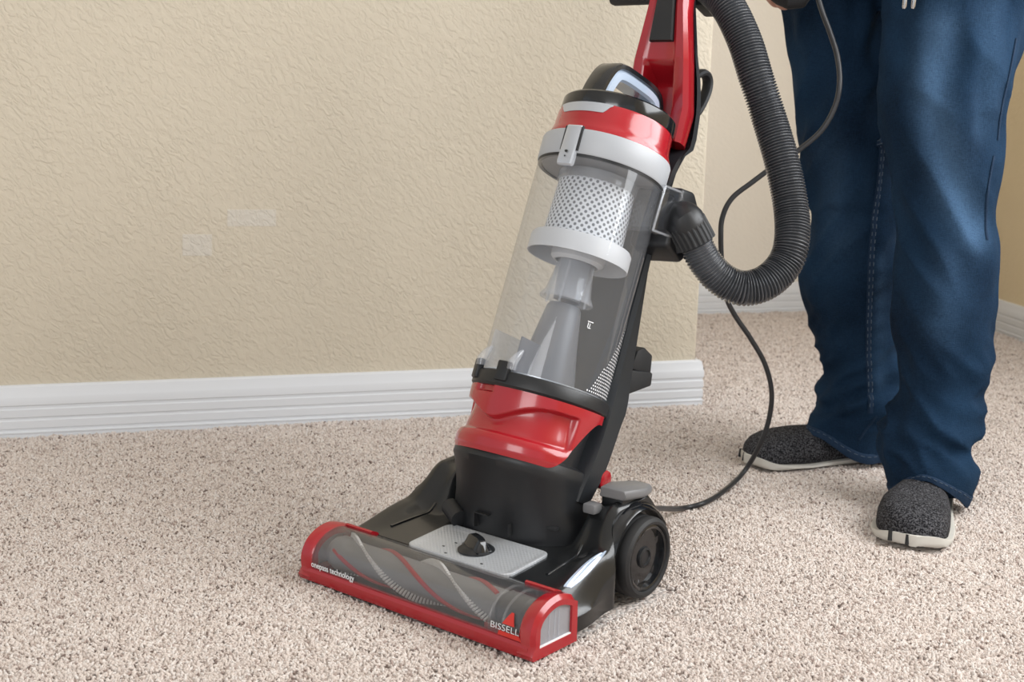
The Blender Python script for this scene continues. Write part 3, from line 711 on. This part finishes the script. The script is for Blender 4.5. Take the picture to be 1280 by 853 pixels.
# ---- side port, elbow, cuff
def side_box(x0, x1, pts, name, m_, par, bev, ins=0):
    c = np.mean(np.array(pts), 0)
    return mk(name, *loft([[b2l(x0, *p) for p in pts], [b2l(x1, *(c+(np.array(p)-c)*(1-ins))) for p in pts]]), m_, par, bevel=bev, seg=4)
port = side_box(.045, .088, [(-.004+.02, .225), (.062, .232), (.070, .247), (.070, .285), (.058, .296), (.018, .290)], 'intake_port', clear('port_clear', (.9, .91, .93), .02, .05), VAC, .006, .0)
side_box(.045, .084, [(.022, .232), (.058, .237), (.064, .25), (.064, .282), (.055, .29), (.023, .285)], 'port_core', BLKG, port, .004, .08)
P = [b2l(.0885, v_, w_) for v_, w_ in ((.018, .228), (.060, .234), (.068, .248), (.068, .284), (.057, .294), (.020, .288), (.018, .228))]
mk('port_rim', *tube(resample(P, 60), .0016, 8, hint=(1, 0, 0)), CLRB, port)
side_box(.030, .090, [(.056, .218), (.100, .208), (.122, .235), (.116, .288), (.090, .308), (.056, .302)], 'port_elbow', BLK, VAC, .006, .05)
# hose path in world -> local
def lw(x, y, Y): return loc(at(x, y, Y))
hp = [(855, 277, 1.655), (867, 299, 1.655), (880, 325, 1.655), (900, 348, 1.655), (927, 360.5, 1.655), (956, 354, 1.66), (979, 333, 1.67), (989.5, 304, 1.68), (989, 262, 1.70), (977.5, 203, 1.72), (961, 147, 1.74), (945, 97, 1.75), (931, 52, 1.765), (911, 10, 1.785), (889, -14, 1.81), (868, -24, 1.84), (858, -27, 1.86)]
HP = resample(spline([lw(*p) for p in hp], 10), 200)
cu0 = loc(at(848, 268, 1.66)); 
mk('hose_elbow', *tube(spline([b2l(.045, .088, .266), b2l(.068, .092, .266), HP[0], HP[4]], 5), [.018]*2+[.022]*4+[.025]*3+[.0262]*3+[.0258, .0252, .025, .024], 28, hint=(0, 1, 0)), BLK, VAC)
# ribbed cuff
fr = frames(resample(HP[1:11], 8)); rr = []
for i, (p, a, c) in enumerate(fr):
    rr.append([p+(a*cos(q)+c*sin(q))*(.0274 if (k//2) % 2 else .0260) for k, q in enumerate(np.linspace(0, 2*PI, 96, False))])
mk('hose_cuff', *loft(rr), BLKM, VAC, ang=30)
dens = 2100
HPd = resample(HP[9:], dens); S = np.r_[0, np.cumsum(np.linalg.norm(np.diff(HPd, axis=0), axis=1))]
rr = []; ph = 0; pit = .0040
for i, (p, a, c) in enumerate(frames(HPd)):
    t = (S[i] % pit)/pit; amp = .0009+.0012*smooth01(.03, .10, S[i])
    r = .0214+amp*(2*(sin(PI*t)**2)**.8-1)
    rr.append([p+(a*cos(q)+c*sin(q))*r for q in np.linspace(0, 2*PI, 36, False)])
mk('hose', *loft(rr), DGRY, VAC, ang=80)
# handle top (above the frame)
P = spline([b2l(0, .06, .78), b2l(0, .06, .84), b2l(0, .03, .90), b2l(0, -.03, .95), b2l(0, -.06, .93)], 8)
mk('top_handle', *tube(P, .015, 16), BLKM, VAC)

# ---- power cord
cp = [(817, 636.5, None), (850, 636, None), (880, 629, None), (905, 614, None), (930, 590, 2.02), (949, 558, 2.0), (961, 525, 1.99), (964.5, 490, 1.98), (956, 455, 1.97), (938, 423, 1.96), (919, 395, 1.95), (908, 372, 1.94), (903, 340, 1.93), (901, 300, 1.92), (903, 272, 1.92), (915, 248, 1.92), (940, 228, 1.92), (970, 206, 1.92), (998, 188, 1.92), (1026, 164, 1.92), (1043, 135, 1.92), (1049.5, 105, 1.92), (1047, 72, 1.93), (1038, 42, 1.93), (1028, 15, 1.93), (1020, -12, 1.935)]
cw = []
for x, y, Y in cp: cw.append(loc(ground(x, y, .006) if Y is None else at(x, y, Y)))
cw[0] = np.array([.133, .312, .078]); cw[0] = loc(at(817, 636.5, 1.64)); 
cw = [np.array([.131, .306, .081])]+[cw[0]]+cw[1:]
mk('power_cord', *tube(spline(cw, 10), .0040, 12), plastic('cord_rubber', (.022, .023, .026), .42), VAC)

# ------------------------------------------------------------------ person
rowsL = [(-150, 978, 1112), (-60, 974, 1108), (0, 977, 1108), (60, 986, 1112), (141, 996, 1117), (183, 1002, 1121), (246, 1009, 1124), (262, 1019, 1126), (290, 1012, 1126), (330, 1001, 1125), (350, 1000, 1124), (372, 1006, 1122), (400, 1013, 1121), (430, 1021, 1123), (464, 1031, 1127), (479, 1031, 1129), (491, 1019, 1128), (502, 1018, 1126), (519, 1022, 1122), (532, 1017, 1118), (548, 1019, 1116), (566, 1022, 1116)]
rowsR = [(-150, 1112, 1296), (-60, 1106, 1292), (0, 1105, 1284), (53, 1104, 1278), (88, 1103, 1265), (141, 1104, 1251), (176, 1111, 1249), (218, 1119, 1247), (246, 1121, 1243), (271, 1122, 1239), (299, 1122, 1244), (340, 1118, 1246), (370, 1115, 1245), (405, 1113, 1241), (440, 1118, 1239), (462, 1121, 1233), (479, 1123, 1227), (492, 1122, 1226), (512, 1112, 1225), (535, 1103, 1221), (551, 1101, 1211), (568, 1102, 1217), (587, 1106, 1222), (605, 1110, 1216), (625, 1117, 1207)]
def leg(rows, dh, da):
    y0, y1 = rows[1][0], rows[-1][0]; pts = []
    for (y, xl, xr) in rows:
        t = min(max((y-y0)/(y1-y0), 0), 1); D = dh+(da-dh)*t
        a, b3 = at(xl, y, D), at(xr, y, D); pts.append([*((a+b3)/2), (b3-a)[0]/2])
    # silhouette of a round leg is slightly wider than its section seen in perspective
    P = resample(np.array(spline(pts, 4)), 120); return P
LG = leg(rowsL, 2.13, 2.17); RG = leg(rowsR, 2.00, 1.90)
FLARE = .52
def legmesh(P, dirv, n=64, grow=0, upto=None, tdir=None, hemlift=.03):
    rr = []
    for (x, y, z, r) in P:
        ring = []
        for k in range(n):
            q = 2*PI*k/n; dx, dy = cos(q), sin(q)
            rad = (r+grow)*(1+.07*cos(2*(q-dirv)))
            f = max(0, 1-(z-P[-1][2])/.10)
            zz = z+hemlift*max(0, cos(q-tdir))**2*f if tdir is not None else z
            fo = FLARE*r*f*f if tdir is not None else 0; ring.append((x+dx*(r+grow)+cos(tdir)*fo*max(0, cos(q-tdir)), y+dy*(r+grow)*1.03+sin(tdir)*fo*max(0, cos(q-tdir)), zz))
        rr.append(ring)
    return loft(rr)
tL = math.atan2(-.35, -.93); tR = math.atan2(-.93, -.37)
mb = MB(); mb.add(*legmesh(LG, 0, tdir=tL, hemlift=.046)); mb.add(*legmesh(RG, 0, tdir=tR, hemlift=.052))
# seat and hips
hl, hr = LG[0], RG[0]; cx, cy = (hl[0]+hr[0])/2, (hl[1]+hr[1])/2; zt = hl[2]
rr = []
ax = math.atan2(hr[1]-hl[1], hr[0]-hl[0])
for z, a, b3 in ((.80, .155, .090), (.82, .168, .110), (.84, .172, .122), (.92, .160, .112), (1.0, .150, .100)):
    ring = []
    for k in range(64):
        q = 2*PI*k/64; u_, v_ = a*cos(q), b3*sin(q); ring.append((cx+u_*cos(ax)-v_*sin(ax), cy+u_*sin(ax)+v_*cos(ax)+.01, z))
    rr.append(ring)
mb.add(*loft(rr))
jt = mk('jeans_raw', mb.v, mb.f, DENIM)
md = jt.modifiers.new('r', 'REMESH'); md.mode = 'VOXEL'; md.voxel_size = .0055
md = jt.modifiers.new('s', 'SMOOTH'); md.iterations = 3; md.factor = .5
dg = bpy.context.evaluated_depsgraph_get(); me = bpy.data.meshes.new_from_object(jt.evaluated_get(dg)); me.name = 'jeans'
bpy.data.objects.remove(jt)
co = np.empty(len(me.vertices)*3); me.vertices.foreach_get('co', co); co = co.reshape(-1, 3); nr = np.array([tuple(v_.normal) for v_ in me.vertices])
zb = {0: LG[-1][2], 1: RG[-1][2]}
def gz(z, c, s_): return math.exp(-((z-c)/s_)**2)
for i in range(len(co)):
    p = co[i]; z = p[2]
    dl = (p[0]-np.interp(-z, -LG[:, 2], LG[:, 0]))**2+(p[1]-np.interp(-z, -LG[:, 2], LG[:, 1]))**2
    dr = (p[0]-np.interp(-z, -RG[:, 2], RG[:, 0]))**2+(p[1]-np.interp(-z, -RG[:, 2], RG[:, 1]))**2
    right = dr < dl; base_z = RG[-1][2] if right else LG[-1][2]; h = z-base_z
    fade = smooth01(.035, .09, h)
    # cloth breaks: slanted folds above the shoe, at the knee, long drapes on the thigh
    x, y = p[0], p[1]
    low = smooth01(.34, .08, h); knee = gz(z, .40, .12); th = smooth01(.45, .62, z)
    sl = (x*1.0-y*.6)*(1 if right else -1)
    n1 = noise.noise((x*7, y*7, z*3.0)); n2 = noise.noise((x*14+5, y*14, z*26+sl*12)); n3 = noise.noise((x*9+2, y*9, z*11+sl*10+3)); n4 = noise.noise((x*24, y*24, z*5+9))
    rid = (1-abs(n2)*2.6); rid3 = (1-abs(n3)*2.4)
    d = .010*n1+low*(.010*rid-.005)+knee*(.009*rid3-.004)+th*(.008*n4+.006*rid3-.003)+.004*noise.noise((x*30, y*30, z*18))+.0035*n3
    co[i] = p+nr[i]*d*fade
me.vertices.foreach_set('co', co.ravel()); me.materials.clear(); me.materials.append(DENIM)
me.polygons.foreach_set('use_smooth', [True]*len(me.polygons)); me.update()
PR = ((LG[-1][0]+RG[-1][0])/2, (LG[-1][1]+RG[-1][1])/2, 0)
PER = empty('person', PR)
tag(PER, 'person in blue jeans and dark knit slip-on sneakers standing behind the vacuum hose', 'person')
def adopt(o, par=None):
    o.parent = par or PER
    if par is None: o.matrix_parent_inverse = Matrix.Translation(PR).inverted()
    else: o.matrix_parent_inverse = (Matrix.Translation(PR) if False else Matrix.Identity(4))
    return o
def shift(o):       # child mesh in world coordinates -> person's frame
    o.data.transform(Matrix.Translation(-Vector(PR))); o.parent = PER; return o
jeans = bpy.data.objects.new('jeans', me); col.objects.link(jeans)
bvh = BVHTree.FromPolygons([tuple(c) for c in co], [tuple(p.vertices) for p in me.polygons])
def on_cloth(x, y, off=.0):
    d = Vector(ray(x, y)).normalized(); h = bvh.ray_cast(Vector(CP), d)
    if h[0] is None: return None
    return np.array(h[0]+h[1]*off)
# washed-out denim on thigh and knee fronts, plus right leg's lit streak painted in
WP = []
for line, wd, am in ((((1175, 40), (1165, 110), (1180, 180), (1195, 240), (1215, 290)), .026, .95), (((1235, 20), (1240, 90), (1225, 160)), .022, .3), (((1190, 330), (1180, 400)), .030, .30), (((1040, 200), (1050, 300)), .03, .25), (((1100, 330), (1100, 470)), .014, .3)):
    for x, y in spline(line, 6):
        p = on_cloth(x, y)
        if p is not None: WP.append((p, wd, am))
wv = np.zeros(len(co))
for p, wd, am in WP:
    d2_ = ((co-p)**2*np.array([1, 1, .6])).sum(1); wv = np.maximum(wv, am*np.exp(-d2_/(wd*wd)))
at_ = me.attributes.new('wear_and_light', 'FLOAT', 'POINT'); at_.data.foreach_set('value', wv.astype(np.float32))
shift(jeans)
def seam(px, name, width=.007, th=.0028, m_=SEAM, st=True):
    P = [on_cloth(x, y, th*.2) for x, y in spline(px, 10)]; P = [p for p in P if p is not None]
    Q = resample(np.array(P), 90)
    for _ in range(4): Q[1:-1] = (Q[:-2]+2*Q[1:-1]+Q[2:])/4
    rr = []
    for i in range(len(Q)):
        h = bvh.find_nearest(Vector(Q[i])); nrm = np.array(h[1]); nrm = nrm*(1 if nrm@(CP-Q[i]) > 0 else -1)
        t = Q[min(i+1, 89)]-Q[max(i-1, 0)]; t /= np.linalg.norm(t); s_ = np.cross(t, nrm); s_ /= np.linalg.norm(s_); c = np.array(h[0])+nrm*.0012
        tw = th*(.75+.25*sin(i*2.1))
        rr.append([c+s_*a*width/2+nrm*b3*tw for a, b3 in ((-1, -.5), (-1, .4), (-.5, 1), (.4, .9), (.5, .3), (1, .2), (1, -.5))])
    o = shift(mk(name, *loft(rr), m_, ang=50)); o.parent = jeans
    if width > .006:
        mb = MB()
        for i in range(0, len(rr)-2, 2):
            for k in (1, 3): mb.add(*tube([rr[i][k]+(CP-rr[i][k])*.0003, rr[i+1][k]+(CP-rr[i+1][k])*.0003], .0007, 4))
        t_ = shift(mb.build('seam_stitching', STITCH)); t_.parent = jeans
    return o
seam([(1103, 175), (1098, 230), (1091, 290), (1087, 360), (1085, 430), (1087, 480), (1088, 517)], 'leg_seam', .0085, .0026)
seam([(1270, 48), (1262, 90), (1251, 140), (1247, 175)], 'leg_seam', .004, .0009)
seam([(1242, 195), (1235, 235), (1232, 280), (1234, 300)], 'leg_seam', .004, .0009)
seam([(1096, 520), (1084, 535), (1074, 550)], 'leg_seam', .004, .0009)
# hems
def hem(P, tdir, lift, name):
    bot = P[-1]; n = 96; rr = []
    def pt(k, z_off, out):
        q = 2*PI*k/n; z = bot[2]+z_off; r = float(np.interp(-z, -P[:, 2], P[:, 3])); x = float(np.interp(-z, -P[:, 2], P[:, 0])); y = float(np.interp(-z, -P[:, 2], P[:, 1]))
        f = max(0, 1-z_off/.10); w_ = .0015*sin(q*7+1)+.001*sin(q*17)
        fo = FLARE*r*f*f*max(0, cos(q-tdir)); return (x+cos(q)*(r+out+w_)+cos(tdir)*fo, y+sin(q)*(r+out+w_)*1.03+sin(tdir)*fo, z+lift*max(0, cos(q-tdir))**2*f+.002*sin(q*5))
    for zo, out in ((.001, -.004), (-.002, -.001), (-.002, .0015), (.002, .0028), (.013, .0026), (.0155, .0012), (.0165, -.003)):
        rr.append([pt(k, zo, out) for k in range(n)])
    o = shift(mk(name, *loft(rr, True, False), SEAM, ang=50)); o.parent = jeans
    mb = MB()
    for k in range(0, n):
        if k % 2: continue
        a, b3 = np.array(pt(k, .0112, .0031)), np.array(pt(k+1.1, .0112, .0031)); mb.add(*tube([a, b3], .0005, 4))
    s_ = shift(mb.build('hem_stitching', STITCH)); s_.parent = jeans
hem(LG, tL, .046, 'hem'); hem(RG, tR, .052, 'hem')

# shoes
def shoe(toe, heel, label, sideflip):
    toe = np.array([toe[0], toe[1], 0]); heel = np.array([heel[0], heel[1], 0]); d = heel-toe; Ln = np.linalg.norm(d); d /= Ln; s_ = np.array([-d[1], d[0], 0])*sideflip
    S_ = [0, .012, .04, .09, .16, .25, .35, .46, .58, .70, .80, .88, .95, .985, 1.0]
    Wd = [.004, .020, .033, .043, .050, .0525, .052, .047, .0415, .038, .038, .0375, .033, .024, .006]
    Hh = [.024, .034, .043, .050, .055, .058, .060, .061, .063, .068, .072, .074, .074, .072, .068]
    Of = [.008, .007, .006, .004, .002, 0, 0, .002, .004, .004, .003, .002, .001, 0, 0]
    ss = np.linspace(0, 1, 60)**1.15
    def P(s, q, k, z): return toe+d*s*Ln+s_*(q*np.interp(s, S_, Wd)*k+np.interp(s, S_, Of))+np.array([0, 0, z])
    rr = []
    for s in ss:
        H = np.interp(s, S_, Hh); ring = []
        for t in np.linspace(0, PI, 25):
            q = -cos(t); zz = sin(t)
            qq = math.copysign(abs(q)**.72, q); z = .012+(H-.012)*zz**.62*(1-.10*(q > 0)*q)
            ring.append(P(s, qq, .97-.20*zz*smooth01(.35, .7, s), z))
        ring += [P(s, .8, 1, .006), P(s, -.8, 1, .006)]
        rr.append(ring)
    up = shift(mk('shoe', *loft(rr), KNIT, ang=70))
    up['label'] = label
    # sole: foxing with a wavy top edge, proud of the upper
    rr = []
    for i, s in enumerate(np.linspace(-.012, 1.012, 70)):
        sc_ = min(max(s, 0), 1); topz = .0098+.012*math.exp(-((s)/.09)**2)+.009*smooth01(.55, 1, s)-.003*gz(s, .35, .12)
        e = .0042 if 0 < s < 1 else .0; wdt = 1.0
        ring = []
        for q, k, z in ((-1, .90, .0), (-1, 1.0, .003), (-1, 1.03, topz*.6), (-1, 1.0, topz), (-1, .90, topz+.001), (1, .90, topz+.001), (1, 1.0, topz), (1, 1.03, topz*.6), (1, 1.0, .003), (1, .90, .0)):
            wv = np.interp(sc_, S_, Wd)*k+e*(k > .95); 
            p = toe+d*s*Ln+s_*(q*wv+np.interp(sc_, S_, Of))+np.array([0, 0, z+.007*math.exp(-(s/.06)**2)*(z < .01)]); ring.append(p)
        rr.append(ring)
    so = shift(mk('sole', *loft(rr), SOLE, ang=50)); so.parent = up
    for s, q in ((.012, -.35), (.035, -.85), (.008, .1)):
        c = toe+d*(s*Ln-.0045)+s_*(q*np.interp(s, S_, Wd)+np.interp(s, S_, Of)+(-.004 if q < -.5 else 0))
        a = [c+np.array([0, 0, .008]), c+d*.002+np.array([0, 0, .022])]
        if q > 0: continue
        n_ = shift(mk('sole_notch', *tube(a, .0032, 8), BLKM)); n_.parent = up if False else so
    return up
shoe((.400, 2.108), (.672, 2.210), 'shoe on the farther foot, pointing left beside the power cord', -1)
shoe((.553, 1.692), (.665, 1.972), 'shoe on the nearer foot, toe towards the camera', -1)

# body (mostly inside the clothes): one skinned figure
def skinned(name, pts, edges, radii, m_, root=0, sub=2):
    me = bpy.data.meshes.new(name); me.from_pydata([tuple(p) for p in pts], edges, []); o = bpy.data.objects.new(name, me); col.objects.link(o)
    sk = o.modifiers.new('skin', 'SKIN'); 
    for i, r in enumerate(radii):
        v_ = me.skin_vertices[0].data[i]; v_.radius = (r, r) if not isinstance(r, tuple) else r; v_.use_root = (i == root)
    s_ = o.modifiers.new('sub', 'SUBSURF'); s_.levels = sub; s_.render_levels = sub
    dg = bpy.context.evaluated_depsgraph_get(); me2 = bpy.data.meshes.new_from_object(o.evaluated_get(dg)); bpy.data.objects.remove(o)
    me2.name = name; me2.materials.clear(); me2.materials.append(m_); me2.polygons.foreach_set('use_smooth', [True]*len(me2.polygons))
    o = bpy.data.objects.new(name, me2); col.objects.link(o); return o
pc = np.array([cx, cy+.01]); rdir = np.array([hl[0]-cx, hl[1]-cy]); rdir = rdir/np.linalg.norm(rdir); fdir = np.array([rdir[1], -rdir[0]]);
if fdir[1] > 0: fdir = -fdir
def pp(r_, f_, z): return (pc[0]+rdir[0]*r_+fdir[0]*f_, pc[1]+rdir[1]*r_+fdir[1]*f_, z)
kL = LG[60]; kR = RG[60]; aL, aR = LG[-6], RG[-6]
hand_pt = at(984, -13, 1.985)
pts = [pp(0, 0, .90), pp(0, 0, 1.06), pp(0, .0, 1.26), pp(0, 0, 1.38), pp(0, .01, 1.46), pp(0, .02, 1.55), pp(0, .03, 1.63),
       pp(.09, 0, .84), (kL[0], kL[1], kL[2]), (aL[0], aL[1], .10), pp(-.09, 0, .84), (kR[0], kR[1], kR[2]), (aR[0], aR[1], .10),
       pp(.17, 0, 1.37), pp(.215, -.02, 1.10), (hand_pt[0]+.01, hand_pt[1]+.02, hand_pt[2]+.10), (hand_pt[0], hand_pt[1], hand_pt[2]+.045),
       pp(-.17, 0, 1.37), pp(-.22, -.02, 1.10), pp(-.235, .06, .90), pp(-.235, .08, .84)]
edges = [(0, 1), (1, 2), (2, 3), (3, 4), (4, 5), (5, 6), (0, 7), (7, 8), (8, 9), (0, 10), (10, 11), (11, 12), (3, 13), (13, 14), (14, 15), (15, 16), (3, 17), (17, 18), (18, 19), (19, 20)]
rad = [.10, .095, .11, .085, .045, .07, .06, .065, .048, .03, .065, .048, .03, .05, .04, .028, (.020, .026), .05, .04, .028, (.020, .026)]
bd = shift(skinned('body', pts, edges, rad, SKIN)); 
# sweater over the torso
rr = []
for z, a, b3 in ((.90, .172, .128), (.97, .172, .125), (1.10, .165, .120), (1.25, .18, .125), (1.36, .175, .11), (1.42, .10, .08), (1.46, .065, .065)):
    rr.append([pp(a*cos(q), b3*sin(q), z) for q in np.linspace(0, 2*PI, 40, False)])
sw = MB(); sw.add(*loft(rr))
sw.add(*tube([pts[13], pts[14], pts[15]], [.065, .052, .034], 16)); sw.add(*tube([pts[17], pts[18], pts[19]], [.065, .052, .034], 16))
shift(sw.build('sweater', SHIRT))
# hand holding the cord: palm and five fingers
hp0 = np.array(pts[16]); dn = np.array([-.15, -.1, -1.]); dn /= np.linalg.norm(dn)
hv = [hp0+np.array([0, 0, .02])]; he = []; hr = [.026]
hv.append(hp0+dn*.03); he.append((0, 1)); hr.append(.028)
acr = np.array([.55, -.8, 0.]); acr /= np.linalg.norm(acr); inn = np.cross(dn, acr); 
hand = shift(skinned('hand', hv, he, hr, SKIN, 0, 2))
for k, (o_, l_) in enumerate(((-.024, .034), (-.008, .040), (.008, .038), (.022, .030))):
    b0 = hp0+dn*.035+acr*o_; p1 = b0+dn*l_*.55+inn*.004; p2 = p1+dn*l_*.25-inn*.018; p3 = p2-dn*l_*.2-inn*.016
    fo = shift(skinned('finger', [b0-dn*.015, b0, p1, p2, p3], [(0, 1), (1, 2), (2, 3), (3, 4)], [.010, .0098, .0092, .0085, .0072], SKIN)); fo.parent = hand
t0 = hp0+dn*.006+acr*-.026; fo = shift(skinned('thumb', [t0, t0+acr*-.018+dn*.02-inn*.01, t0+acr*-.016+dn*.042-inn*.022], [(0, 1), (1, 2)], [.012, .0105, .0085], SKIN)); fo.parent = hand
# dark cuff of the hanging sleeve and the cord bundle held in the hand
cb = at(992, -6, 1.955)
shift(mk('held_plug', *tube([at(960, -9, 1.975), at(972, -6, 1.965), at(987, -4, 1.955), at(1000, -4, 1.955), at(1010, -12, 1.965), at(1012, -26, 1.975)], [.006, .013, .0185, .017, .011, .006], 14), SHIRT))
# two metal-tipped drawstrings
for x in (1131, 1142):
    P = [at(x+6, -60, 1.87), at(x+2, -14, 1.865), at(x+1, -6, 1.865)]
    ds = shift(mk('drawstring', *tube(P, .0022, 8), SHIRT))
    e = shift(mk('metal_tip', *tube([at(x+1, -7, 1.865), at(x-.5, 8, 1.865), at(x-1.2, 11, 1.865)], [.003, .0033, .002], 10), METAL)); e.parent = ds

# ------------------------------------------------------------------ carpet pile
def inside_head(p):
    d = p-O[:2]; u_ = d@XV[:2]; v_ = d@YV[:2]; return (abs(u_) < HW-.006) & (v_ > .004) & (v_ < .30)
def scatter(y0, y1, dens_):
    xm0, xm1 = -.50*y0*1.0, .50*y0
    hw0 = .44*y1+.12; A = (y1-y0)*2*hw0; n_ = int(A*dens_)
    p = np.stack([rng.uniform(-hw0, hw0, n_), rng.uniform(y0, y1, n_)], 1); return p
pts = []
for y0, y1, dn_ in ((1.12, 1.5, 150000), (1.5, 1.9, 132000), (1.9, 2.4, 112000), (2.4, 3.0, 92000), (3.0, 3.7, 62000), (3.7, 4.7, 48000)):
    pts.append(np.c_[scatter(y0, y1, dn_), np.full(int(0)+0, 0)] if False else scatter(y0, y1, dn_))
pts = np.concatenate(pts)
nW2 = nW[:2]
k1 = ((pts-we[:2])@nW2 > BT) | ((pts-we[:2])@dW[:2] > BT)           # in front of left wall or beyond its end
k2 = (pts-B0[:2])@nB[:2] > BT
k3 = (pts-CN[:2])@nR[:2] > BT
pts = pts[k1 & k2 & k3]
pts = pts[~inside_head(pts)]
for (t_, h_) in (((.400, 2.108), (.672, 2.210)), ((.553, 1.692), (.665, 1.972))):
    t_ = np.array(t_); h_ = np.array(h_); d = h_-t_; L_ = np.linalg.norm(d); d /= L_; s = (pts-t_)@d; q = (pts-t_)@np.array([-d[1], d[0]])
    pts = pts[~((s > .004) & (s < L_-.004) & (np.abs(q) < .045))]
# foot-worn relief of the pile: gentle undulation
zz = -.0030+.0016*np.sin(pts[:, 0]*41+3*np.sin(pts[:, 1]*23))*np.sin(pts[:, 1]*37)+rng.uniform(-.0012, .0016, len(pts))
me = bpy.data.meshes.new('carpet_pile'); me.vertices.add(len(pts)); me.vertices.foreach_set('co', np.c_[pts, zz].ravel().astype(np.float32)); me.update()
pile = bpy.data.objects.new('carpet_pile', me); col.objects.link(pile)
tag(pile, 'speckled beige cut-pile carpet covering the whole floor', 'carpet', kind='stuff')
pile.data.materials.append(TUFT)
ng = bpy.data.node_groups.new('pile', 'GeometryNodeTree')
ng.interface.new_socket('Geometry', in_out='INPUT', socket_type='NodeSocketGeometry'); ng.interface.new_socket('Geometry', in_out='OUTPUT', socket_type='NodeSocketGeometry')
gi = ng.nodes.new('NodeGroupInput'); go = ng.nodes.new('NodeGroupOutput')
ico = ng.nodes.new('GeometryNodeMeshIcoSphere'); ico.inputs['Radius'].default_value = .0021; ico.inputs['Subdivisions'].default_value = 2
tf = ng.nodes.new('GeometryNodeTransform'); tf.inputs['Scale'].default_value = (.72, .72, 1.75)
ss_ = ng.nodes.new('GeometryNodeSetShadeSmooth'); sm = ng.nodes.new('GeometryNodeSetMaterial'); sm.inputs['Material'].default_value = TUFT
ip = ng.nodes.new('GeometryNodeInstanceOnPoints'); rv = ng.nodes.new('FunctionNodeRandomValue'); rv.data_type = 'FLOAT_VECTOR'
rv.inputs[0].default_value = (-1.15, -1.15, 0); rv.inputs[1].default_value = (1.15, 1.15, 6.28)
rs = ng.nodes.new('FunctionNodeRandomValue'); rs.data_type = 'FLOAT'; rs.inputs[2].default_value = .75; rs.inputs[3].default_value = 1.25; rs.inputs['Seed'].default_value = 5
lk = ng.links.new
lk(ico.outputs[0], tf.inputs[0]); lk(tf.outputs[0], ss_.inputs[0]); lk(ss_.outputs[0], sm.inputs[0]); lk(sm.outputs[0], ip.inputs['Instance'])
lk(gi.outputs[0], ip.inputs['Points']); lk(rv.outputs[0], ip.inputs['Rotation']); lk(rs.outputs[1], ip.inputs['Scale']); lk(ip.outputs[0], go.inputs[0])
# points need to be a point cloud for instancing on vertices: a vertex-only mesh works as is
gm = pile.modifiers.new('pile', 'NODES'); gm.node_group = ng
print('tufts', len(pts))
